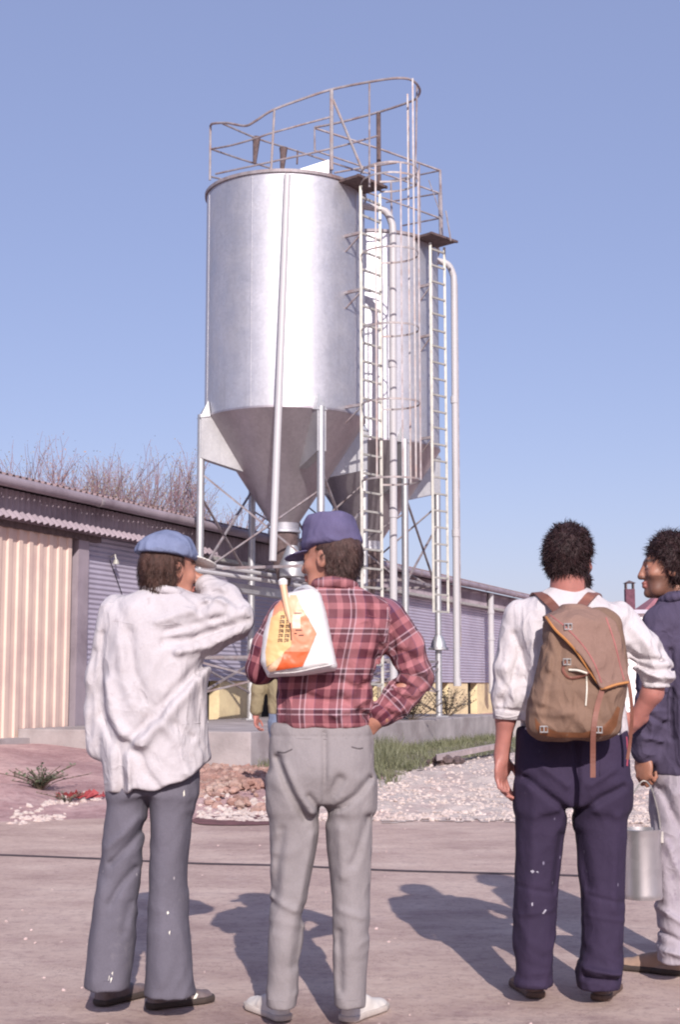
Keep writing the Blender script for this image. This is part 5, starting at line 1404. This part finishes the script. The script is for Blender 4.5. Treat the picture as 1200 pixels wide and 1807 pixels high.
# ------------------------------------------------------------------ man with the rucksack
Y = 5.45; H = Head(at(1007, 990, Y), (.54, .84, .0)); PX = lambda q: at(q[0], q[1], 5.45 + (q[2] if len(q) > 2 else 0))
white_m = cloth('white cotton jersey', (.55, .51, .525), .07, 4, 900, .2, .9, None, [(5, .63, .25, (.52, .46, .46))], wr=.28)
navy_m = cloth('navy work cotton', (.037, .025, .055), .2, 6, 800, .3, .85, (.2, .18, .25), [(5, .62, .3, (.062, .046, .085))], sd=.9, rb=(.15, .15))
w3l, w3r = PX((886, 1334, .02)), PX((1122, 1272, .04))
h3 = [lambda p: hand_field(p, w3l, (-.06, .02, -1), (.80, -.55, .05), (.6, .8, 0), .5, 1.04, spread=.16), lambda p: hand_field(p, w3r, (-.85, .15, -.45), (-.2, .9, .1), (-.3, .2, .9), .8)]
C_ = dict(Y=Y, head=H, seed=51, skin=skin_b, label='dark haired man in white shirt with rolled sleeves carrying the tan rucksack',
  torso=[(1036, 972, 1034, 0, .055), (1046, 955, 1050, 0, .075), (1058, 930, 1068, 0, .095), (1075, 908, 1094, 0, .115), (1100, 902, 1110, 0, .125), (1150, 908, 1106, 0, .13), (1200, 913, 1098, 0, .128), (1250, 915, 1102, 0, .124), (1296, 915, 1107, 0, .125)],
  pelvis=[(1284, 914, 1107, 0, .118), (1330, 911, 1110, -.004, .13), (1380, 911, 1111, -.01, .14), (1425, 912, 1109, -.004, .13)],
  legL=[(1385, 912, 1010, 0, .118), (1450, 912, 1001, 0, .103), (1530, 910, 991, 0, .092), (1600, 908, 982, 0, .086), (1660, 908, 977, -.006, .082), (1738, 912, 972, -.004, .074)],
  legR=[(1385, 1008, 1111, 0, .118), (1450, 1011, 1107, 0, .103), (1530, 1019, 1103, 0, .092), (1600, 1028, 1100, 0, .086), (1660, 1030, 1097, -.006, .082), (1705, 1023, 1095, -.01, .086), (1742, 1021, 1092, -.008, .08)],
  sleeves=[([(924, 1092), (903, 1180, -.01), (898, 1226, -.01), (896, 1268, -.005)], [.074, .062, .056, .051]), ([(1090, 1096), (1134, 1144, -.02), (1161, 1184, -.035), (1160, 1208, -.03)], [.074, .060, .052, .047])],
  arms=[([(924, 1096, .02), (900, 1215, .0), (893, 1268, -.0), (886, 1334, .02)], [.035, .034, .037, .027]), ([(1098, 1088), (1160, 1186, -.035), (1152, 1222, -.02), (1122, 1272, .04)], [.05, .042, .04, .028])],
  hands=h3, neck=(1004, 1056, .0), neck_r=[.064, .074], stubble=.8,
  ankles=[(PX((942, 1700)), gp(943, 1740) + Vector((0, 0, .05))), (PX((1058, 1700)), gp(1062, 1742) + Vector((0, 0, .05)))],
  kj=.024, elbows=[(1155, 1185, -.05), (1120, 1160, -.06), (900, 1215, -.03)], wr=.0045, bunch=[((1058, 1715), .05, .009), ((942, 1650), .1, .004), ((1060, 1640), .1, .004), ((942, 1735), .03, .006)],
  cuts=[((894, 1270, -.005), (-.06, 0, -1), .09), ((1160, 1214, -.03), (.05, .0, -1), .1)],
  folds=[([(905, 1120), (925, 1180), (930, 1220)], .014, -.009), ([(888, 1180), (905, 1240)], .012, .008), ([(915, 1150), (900, 1200), (884, 1240)], .012, -.009), ([(1100, 1148), (1130, 1165), (1160, 1166)], .010, -.013), ([(1108, 1165), (1140, 1182), (1180, 1182)], .010, -.013), ([(1120, 1180), (1150, 1196), (1184, 1196)], .008, .010), ([(930, 1100), (940, 1160), (925, 1230)], .022, .007), ([(1110, 1110), (1150, 1160)], .016, .007), ([(875, 1250), (918, 1255)], .006, -.007), ([(1136, 1204), (1184, 1208)], .005, -.006)],
  tfolds=[([(1008, 1310), (1009, 1370), (1007, 1436)], .010, -.011), ([(1000, 1430), (960, 1400), (925, 1370)], .014, -.012), ([(1012, 1432), (1050, 1404), (1090, 1385)], .014, -.012), ([(990, 1380), (950, 1350)], .014, .008), ([(1030, 1380), (1075, 1352)], .014, .008), ([(985, 1470), (975, 1560)], .016, -.01), ([(1020, 1470), (1035, 1560)], .016, -.009), ([(935, 1440), (930, 1600)], .022, .007), ([(1080, 1440), (1075, 1600)], .022, .007), ([(915, 1560), (975, 1572)], .008, -.004), ([(915, 1610), (970, 1600)], .008, .003), ([(1035, 1575), (1095, 1590)], .008, -.004), ([(1035, 1610), (1095, 1620)], .008, .003), ([(1026, 1700), (1090, 1712)], .01, .014), ([(1030, 1718), (1088, 1724)], .009, -.012)],
  shirt_m=white_m, trou_m=navy_m, shoes=[(gp(948, 1762), R(96)), (gp(1060, 1767), R(72))], shoe_m=basic('brown leather shoe', (.11, .055, .045), .5, 0, .3, 9, .2, dirt=(.25, .18, .16), dscale=6, damt=.5), sole_m=basic('worn brown sole', (.12, .075, .06), .8, 0, .2, 9, 0), shoe_dim=(.29, .105, .09))
body3, shirt3, trou3, f3, tf3, _ = man(C_)
hair_blk = hairmat('very dark brown hair', (.028, .013, .014))
hf0 = hair_field(H, (0, -.018, .034), (.09, .106, .108), [(-.2, -.2), (-.085, -.12), (-.07, -.03), (-.03, .005), (.02, .02), (.07, .075), (.13, .12)], .010, 26, ((0, -.05, -.03), (.072, .056, .045)), 24)
def hf(p): return smax(hf0(p), -(lambda q: ell(q, (.092, .012, -.006), (.034, .030, .042)))(H.loc(p)), .006)
hair_piece(H, hf, *hbox(H, .2), hair_blk, body3, None, 7000, .026, .0015, .5, .5)
bf = lambda p: (lambda q: smax(smax(ell(q, (0, .028, -.074), (.066, .074, .056)) - .006 * vnoise(p * 34, 5), q[:, 2] + .032 + .2 * q[:, 1] * 0, .006), -(q[:, 1] + .005), .006))(H.loc(p))
hair_piece(H, bf, *hbox(H, .2), hair_blk, body3, None, 900, .02, .0024, .6, .4, 'beard')
for px in ([(876, 1262), (896, 1266), (917, 1262)],): line_on(f3, px, 5.1, 5.7, .004, 'rolled_cuff', white_m, shirt3, 0)
for poly in ([(936, 1537), (941, 1535), (944, 1538), (940, 1541)], [(946, 1538), (950, 1537), (951, 1541)], [(938, 1594), (941, 1592), (941, 1598), (939, 1599)], [(957, 1612), (963, 1604), (965, 1606), (960, 1613)]):
    decal('paint_splash', poly, tf3, 5.1, 5.7, basic('dried paint', (.34, .32, .38), .8, 0, .1, 5, 0), trou3, .0012, 4)
# low waist strap seen at his right hip, red piping on the trouser side
line_on(tf3, [(1106, 1300), (1108, 1330), (1107, 1352)], 5.1, 5.9, .004, 'side_piping', basic('red piping', srgb(150, 60, 80), .8, 0, .1, 4, 0), trou3, 0)

# rucksack
YR = 5.45
rk = Loft([(1074, 998, 1078, .025, .05), (1088, 970, 1092, .015, .075), (1120, 960, 1099, .005, .095), (1160, 955, 1104, .0, .105), (1200, 945, 1106, -.005, .115), (1240, 933, 1102, -.01, .12), (1270, 928, 1096, -.01, .12), (1292, 932, 1091, -.005, .108), (1305, 944, 1078, .0, .09)], YR - .24, 2.7, 0, .03)
FR = Folds(YR - .3, [([(1060, 1225), (1075, 1260), (1080, 1285)], .012, -.008), ([(1010, 1225), (1012, 1262), (1000, 1292)], .012, -.008), ([(940, 1255), (975, 1262), (1010, 1256)], .012, .007), ([(962, 1130), (975, 1160), (972, 1200)], .009, -.009), ([(975, 1110), (968, 1180), (955, 1240)], .014, .012), ([(990, 1140), (985, 1200), (992, 1240)], .014, -.012), ([(1000, 1195), (1020, 1240), (1060, 1275)], .018, -.009), ([(985, 1210), (1000, 1260), (1040, 1290)], .02, .009), ([(1000, 1200), (1050, 1205)], .016, -.012), ([(965, 1190), (960, 1270)], .012, -.008), ([(1015, 1180), (1045, 1190)], .014, .016)], .2)
def ruckf(p):
    return rk(p) - FR(p) - wrinkle(p, 9, .0055, 77)
canvas = cloth('tan canvas', (.215, .135, .098), .14, 5, 600, .4, .9, None, [(5, .58, .45, (.13, .08, .06)), (11, .64, .35, (.30, .20, .145))], wr=.35)
leather = basic('orange brown leather', (.20, .08, .035), .55, 0, .3, 9, .3, dirt=(.14, .055, .03), dscale=5, damt=.7)
leather_d = basic('red brown leather', (.21, .085, .062), .55, 0, .3, 9, .3)
steel = basic('worn buckle steel', (.62, .60, .56), .35, .7, .2, 20, .1)
RK = empty('rucksack', at(1015, 1304, YR - .24), 'tan canvas rucksack with orange leather trim hanging from the shoulders of the white shirt', 'rucksack')
me, _p = sdf_mesh('sack', ruckf, (at(890, 1200, YR).x, YR - .42, at(1000, 1318, YR - .3).z), (at(1122, 1200, YR).x, YR - .07, at(1000, 1060, YR).z), .0055, 1)
sack = finish('sack', me, canvas, RK)
flp = [(960, 1088), (972, 1072), (1000, 1063), (1030, 1064), (1062, 1076), (1088, 1098), (1100, 1140), (1106, 1180), (1112, 1206), (1088, 1211), (1062, 1219), (1052, 1212), (1040, 1186), (1022, 1158), (998, 1132), (978, 1112)]
fl3 = [at(u, v, YR - .32) for u, v in flp]
zf0 = at(1000, 1075, YR - .32).z
def flapf(p):
    d2 = poly2(p, fl3).astype(np.float32); base = rk(p) - .006 - wrinkle(p, 9, .0055, 77)
    lift_ = .022 * sst(at(1085, 1100, YR).x, at(970, 1100, YR).x, p[:, 0]) * sst(.0, .35, zf0 - p[:, 2] + .08)
    d = smax(base - .012 - lift_, -(base + .010 - lift_), .003)
    top = smax(np.abs(rk(p) - .013) - .006, YR - .24 - p[:, 1] * 0 - 9, .01)
    return smax(smax(d - .0015 * vnoise(p * 20, 2), d2, .004), p[:, 1] - (YR - .2), .01)
me, _p = sdf_mesh('flap', flapf, (at(945, 1200, YR).x, YR - .47, at(1000, 1235, YR).z), (at(1130, 1200, YR).x, YR - .1, at(1000, 1045, YR).z), .005, 1)
flap_m = cloth('faded tan canvas', (.25, .155, .125), .1, 5, 600, .4, .9, None, [(6, .62, .4, (.26, .155, .12))], wr=.3)
flap = finish('flap', me, flap_m, RK)
rim_in = [(964, 1089), (981, 1112), (1001, 1131), (1024, 1157), (1042, 1185), (1054, 1211), (1063, 1216), (1088, 1208), (1109, 1204)]
line_on(flapf, rim_in, 4.8, 5.6, .0048, 'piping', basic('orange piping', (.44, .19, .06), .6, 0, .15, 9, .1), flap, .001)
line_on(flapf, [(972, 1086), (1000, 1108), (1030, 1140), (1050, 1172), (1062, 1205)], 4.8, 5.6, .003, 'stitching', basic('rose leather stitching', (.36, .13, .12), .7, 0, .15, 9, .1), flap, .001)
line_on(flapf, [(1070, 1090), (1084, 1130), (1094, 1170), (1102, 1200)], 4.8, 5.6, .003, 'stitching', bpy.data.materials['rose leather stitching'], flap, .001)
decal('leather_base', [(944, 1266), (954, 1279), (985, 1292), (1030, 1293), (1062, 1284), (1080, 1266), (1090, 1246), (1095, 1250), (1089, 1280), (1078, 1296), (1040, 1302), (980, 1302), (955, 1297), (946, 1286)], ruckf, 4.8, 5.7, leather, RK, .003, 6)
def buckle(u, v, f, w=.026, h=.02, par=RK, name='buckle'):
    q = trace(f, u, v, 4.8, 5.7)
    if q is None: return
    q += Vector((0, -.006, 0)); mb = MB()
    mb.tube([q + Vector((-w / 2, 0, -h / 2)), q + Vector((w / 2, 0, -h / 2)), q + Vector((w / 2, 0, h / 2)), q + Vector((-w / 2, 0, h / 2))], .0035, 6, closed=True); mb.tube([q + Vector((0, -.002, -h / 2)), q + Vector((0, -.002, h / 2))], .0025, 6)
    mb.build(name, steel, par, smooth=True)
for u, v in ((960, 1287), (1056, 1288), (1003, 1106), (1001, 1168)): buckle(u, v, flapf if v == 1106 else ruckf)
line_on(ruckf, [(1000, 1165), (994, 1182), (1006, 1196), (1030, 1192), (1042, 1184)], 4.8, 5.7, .006, 'draw_strap', leather_d, RK, .002)
line_on(ruckf, [(1004, 1182), (1020, 1183), (1036, 1188)], 4.8, 5.7, .004, 'cord', wh, RK, .006)
line_on(ruckf, [(1035, 1190), (1036, 1215), (1034, 1245)], 4.8, 5.7, .003, 'cord', wh, RK, .004)
def ribbon(name, pts, w, th, m, parent, nrm=(0, -1, 0)):
    mb = MB(); pl = smoothline(pts, 5); nrm = Vector(nrm); vs = []
    for i, q in enumerate(pl):
        t_ = (pl[min(i + 1, len(pl) - 1)] - pl[max(i - 1, 0)]).normalized(); s = t_.cross(nrm).normalized() * w / 2; n_ = s.cross(t_).normalized() * th / 2
        vs += [q - s - n_, q + s - n_, q + s + n_, q - s + n_]
    fs = [(4 * i + k, 4 * i + (k + 1) % 4, 4 * i + 4 + (k + 1) % 4, 4 * i + 4 + k) for i in range(len(pl) - 1) for k in range(4)] + [(3, 2, 1, 0), tuple(len(vs) - 4 + k for k in range(4))]
    mb.add(vs, fs); return mb.build(name, m, parent)
q0 = trace(ruckf, 1062, 1218, 4.8, 5.7)
ribbon('hanging_strap', [q0 + Vector((0, -.012, 0)), at(1054, 1250, q0.y - .01), at(1048, 1290, q0.y - .01), at(1047, 1330, q0.y + .02), at(1047, 1372, q0.y + .03)], .019, .004, leather_d, RK)
ribbon('side_strap', [at(1104, 1180, YR - .25), at(1112, 1215, YR - .25), at(1116, 1260, YR - .22), at(1113, 1305, YR - .18), at(1108, 1340, YR - .16)], .012, .004, leather_d, RK)
def on_back(u, v, dy=-.012):
    q = trace(f3, u, v, 5.0, 5.8); return q + Vector((0, dy, 0)) if q is not None else at(u, v, YR)
ribbon('shoulder_strap', [at(984, 1078, YR - .2), on_back(972, 1066), on_back(962, 1056), at(950, 1046, YR - .02), at(944, 1052, YR + .06)], .04, .006, leather_d, RK, (0, -.7, .7))
ribbon('shoulder_strap', [at(1024, 1072, YR - .2), on_back(1034, 1060), on_back(1042, 1051), at(1052, 1046, YR - .01), at(1058, 1056, YR + .07)], .036, .006, leather_d, RK, (0, -.7, .7))
mb = MB(); mb.add([at(1090, 1212, YR - .14), at(1112, 1208, YR - .14), at(1113, 1231, YR - .13), at(1090, 1232, YR - .13), at(1090, 1212, YR - .10), at(1112, 1208, YR - .10), at(1113, 1231, YR - .10), at(1090, 1232, YR - .10)], [(0, 1, 2, 3), (7, 6, 5, 4), (0, 4, 5, 1), (1, 5, 6, 2), (2, 6, 7, 3), (3, 7, 4, 0)])
mb.build('paper', plastic, RK)

# ------------------------------------------------------------------ man at the right edge with the can
Y = 5.85; H = Head(at(1180, 1004, Y), (-.975, .10, .02), k=1.04); PX = lambda q: at(q[0], q[1], 5.85 + (q[2] if len(q) > 2 else 0))
jack_m = cloth('faded indigo jacket', (.075, .060, .105), .16, 6, 800, .3, .9, None, [(7, .62, .35, (.055, .04, .075))], wr=.3)
pale_m = cloth('pale paint marked cotton', (.36, .32, .36), .16, 6, 800, .3, .9, (.08, .06, .09), [(8, .55, .5, (.22, .18, .23)), (17, .6, .5, (.14, .11, .15))], sd=1.4)
w4 = PX((1137, 1332, -.07))
h4 = lambda p: hand_field(p, w4, (-.05, -.1, -1), (.75, .65, 0), (-.65, .75, 0), 1.15, 1.0, thumb=.8)
D_ = dict(Y=Y, head=H, seed=71, skin=skin_c, label='curly haired man in faded purple jacket at the right edge looking left', coat='jacket',
  torso=[(1040, 1176, 1228, .0, .055), (1052, 1166, 1244, 0, .075), (1066, 1158, 1262, 0, .1), (1084, 1150, 1276, 0, .12), (1115, 1146, 1284, 0, .13), (1200, 1148, 1284, 0, .135), (1300, 1148, 1286, 0, .14), (1366, 1148, 1288, 0, .14)],
  pelvis=[(1335, 1152, 1284, 0, .115), (1390, 1150, 1286, -.01, .13), (1430, 1151, 1285, 0, .12)],
  legL=[(1400, 1150, 1220, -.02, .11), (1480, 1151, 1216, -.02, .095), (1560, 1156, 1212, -.02, .085), (1620, 1160, 1212, -.03, .08), (1692, 1162, 1216, -.03, .08)],
  legR=[(1400, 1216, 1286, .04, .11), (1480, 1222, 1284, .05, .095), (1560, 1228, 1284, .06, .085), (1620, 1232, 1284, .06, .08), (1690, 1234, 1286, .06, .08)],
  sleeves=[([(1168, 1104, -.05), (1156, 1200, -.085), (1146, 1265, -.085), (1139, 1326, -.07)], [.078, .062, .055, .05]), ([(1268, 1104, .03), (1284, 1215, .05), (1278, 1320, .0)], [.075, .06, .05])],
  arms=[([(1168, 1104, -.05), (1155, 1205, -.085), (1138, 1328, -.07)], [.05, .04, .028]), ([(1268, 1104, .03), (1284, 1215, .05), (1278, 1322, .0)], [.05, .04, .028])],
  hands=[h4, lambda p: hand_field(p, PX((1278, 1322, 0)), (0, -.1, -1), (-1, 0, 0), (0, 1, 0), .5)], neck=(1198, 1062, .0), stubble=.55,
  ankles=[(PX((1190, 1660, -.03)), gp(1184, 1700) + Vector((0, 0, .05))), (PX((1260, 1660, .06)), PX((1262, 1690, .06)))],
  elbows=[(1150, 1215, -.1), (1145, 1290, -.1)], wr=.004, bunch=[((1190, 1670), .06, .008)],
  folds=[([(1165, 1120), (1150, 1190)], .016, -.008), ([(1172, 1150), (1176, 1300)], .012, -.014), ([(1196, 1150), (1190, 1340)], .02, .008), ([(1130, 1260), (1160, 1275)], .01, -.008), ([(1126, 1300), (1158, 1306)], .01, .008)],
  tfolds=[([(1160, 1390), (1180, 1440), (1200, 1480)], .014, -.012), ([(1165, 1480), (1190, 1540)], .014, .009), ([(1160, 1600), (1200, 1625)], .012, .012), ([(1165, 1640), (1205, 1660)], .01, -.01), ([(1164, 1670), (1210, 1680)], .01, .012)],
  collar=([(1172, 1066, .05), (1170, 1060, -.03), (1190, 1054, -.085), (1218, 1052, -.075), (1234, 1060, 0)], .016),
  shirt_m=jack_m, trou_m=pale_m, shoes=[(gp(1200, 1720), R(146)), (PX((1268, 1716, .06)) * 1.0, R(150))], shoe_m=basic('tan suede shoe', (.36, .24, .18), .85, 0, .2, 9, .2), sole_m=sole_d)
D_['shoes'][1] = (Vector((D_['shoes'][1][0].x, D_['shoes'][1][0].y, .008)), R(150))
body4, jacket, trou4, f4, tf4, _ = man(D_)
hf = hair_field(H, (0, -.03, .036), (.1, .112, .115), [(-.2, -.03), (-.09, -.02), (-.045, .004), (-.02, .0), (.02, .02), (.055, .074), (.09, .11), (.15, .13)], .013, 26, ((0, -.07, -.045), (.078, .05, .075)), 34)
hair_piece(H, hf, *hbox(H, .22), hair_blk, body4, None, 7000, .032, .0015, .3, .6)
# milk can in his hand
YC = 5.76
pb = at(1135, 1585, YC); pr = at(1100, 1500, YC); rad = at(1135, 1500, YC).x - pr.x; top = at(1135, 1463, YC).z
CN = empty('milk_can', pb, 'shiny open metal can hanging from the hand of the man at the right edge', 'can')
mb = MB(); cx, cy = pb.x, YC
mb.lathe((cx, cy, 0), [(0, pb.z), (rad * .97, pb.z), (rad, pb.z + .008), (rad, pb.z + .02), (rad * .985, pb.z + .03), (rad * .985, top - .03), (rad, top - .02), (rad * 1.03, top), (rad * .98, top + .002), (rad * .95, top - .03), (rad * .95, pb.z + .03), (0, pb.z + .025)], 48)
can = mb.build('can', galv('tinned steel', (.66, .63, .64), .32), CN, smooth=True)
hb = at(1137, 1378, YC)
mb = MB(); mb.tube(smoothline([(cx - rad, cy, top - .03), (cx - rad * .9, cy, top + .06), (hb.x - .03, cy, hb.z - .03), (hb.x, cy, hb.z), (hb.x + .03, cy, hb.z - .03), (cx + rad * .9, cy, top + .06), (cx + rad, cy, top - .03)], 5), .0028, 6); mb.build('bail', steel, CN, smooth=True)
for s in (-1, 1):
    mb = MB(); mb.box((cx + s * rad, cy, top - .03), (.006, .018, .022)); mb.build('ear', steel, can)

# seams: hems, waistband and yoke lines sewn into the cloth
for f_, par, y0, m_, lines in ((tf1, trou1, 4.7, grey_m, ([(151, 1727), (188, 1731), (224, 1730)], [(260, 1741), (300, 1745), (343, 1741)])),
                               (tf2, trou2, 4.6, lgrey_m, ([(481, 1301), (570, 1304), (654, 1300)], [(474, 1763), (498, 1767), (520, 1764)], [(594, 1761), (618, 1765), (640, 1761)], [(655, 1330), (656, 1420), (652, 1560)])),
                               (tf3, trou3, 5.0, navy_m, ([(915, 1722), (942, 1727), (970, 1723)], [(1060, 1330), (1082, 1326), (1096, 1322), (1097, 1372), (1062, 1378), (1060, 1332)])),
                               (f2, shirt2, 4.6, plaid_m, ([(640, 1084), (664, 1090), (690, 1098)],)), (f1, smock, 4.7, smock_m, ([(206, 1096), (260, 1104), (320, 1100)], [(352, 1180), (355, 1240), (352, 1350)])), (f4, jacket, 5.3, jack_m, ([(1122, 1312), (1140, 1316), (1158, 1312)],))):
    for l_ in lines: line_on(f_, l_, y0, y0 + 1.0, .0018, 'seam', m_, par, 0)

# ------------------------------------------------------------------ man further off, mostly hidden by the plaid shirt
zg = tz(-.5, 13.4); Y = float(F_PX * (CAM_H - zg) / (1422 - 1210)); H = Head(at(505, 1128, Y), (.1, .99, 0)); PX = lambda q: at(q[0], q[1], Y5 + (q[2] if len(q) > 2 else 0)); Y5 = Y
khaki = cloth('khaki cotton', (.27, .225, .14), .12, 6, 500, .2, .9); jean = cloth('worn blue denim', (.16, .19, .27), .15, 6, 500, .2, .9)
E_ = dict(Y=Y, head=H, seed=91, skin=skin_b, label='man in khaki shirt and jeans standing beyond, almost hidden behind the plaid shirt', h=.006,
  torso=[(1142, 494, 516, 0, .06), (1150, 476, 534, 0, .1), (1160, 468, 541, 0, .12), (1190, 470, 540, 0, .13), (1260, 474, 536, 0, .125)],
  pelvis=[(1254, 475, 535, 0, .115), (1275, 474, 536, 0, .125), (1290, 475, 535, 0, .12)],
  legL=[(1275, 474, 506, 0, .11), (1330, 476, 501, 0, .09), (1412, 479, 497, 0, .08)], legR=[(1275, 504, 536, 0, .11), (1330, 509, 534, 0, .09), (1412, 513, 531, 0, .08)],
  sleeves=[([(474, 1166), (456, 1215, -.02), (452, 1252, .02)], [.08, .065, .06]), ([(536, 1166), (548, 1215, -.02), (548, 1250, .02)], [.08, .065, .06])],
  arms=[([(474, 1166), (456, 1215, -.02), (451, 1264, .03)], [.05, .04, .03]), ([(536, 1166), (548, 1215, -.02), (548, 1264, .03)], [.05, .04, .03])],
  hands=[lambda p: hand_field(p, PX((451, 1264, .03)), (.05, 0, -1), (1, -.3, 0), (.3, .9, 0), .7), lambda p: hand_field(p, PX((548, 1264, .03)), (0, 0, -1), (-1, -.3, 0), (-.3, .9, 0), .7)],
  neck=(505, 1150, 0), ankles=[(PX((488, 1400)), PX((488, 1414))), (PX((522, 1400)), PX((522, 1414)))],
  shirt_m=khaki, trou_m=jean, shoes=[(Vector((PX((488, 1400)).x, Y - .06, zg)), R(100)), (Vector((PX((522, 1400)).x, Y - .06, zg)), R(80))], shoe_m=sole_d, sole_m=sole_d)
man(E_)
hf = hair_field(H, (0, -.02, .03), (.09, .1, .105), [(-.2, .0), (-.05, .0), (.02, .02), (.13, .1)], .005, 30, None, 44)
hair_piece(H, hf, *hbox(H), hair_brown, [o for o in bpy.data.objects if o.get('label', '').startswith('man in khaki')][0], None, 300, .03, .003)
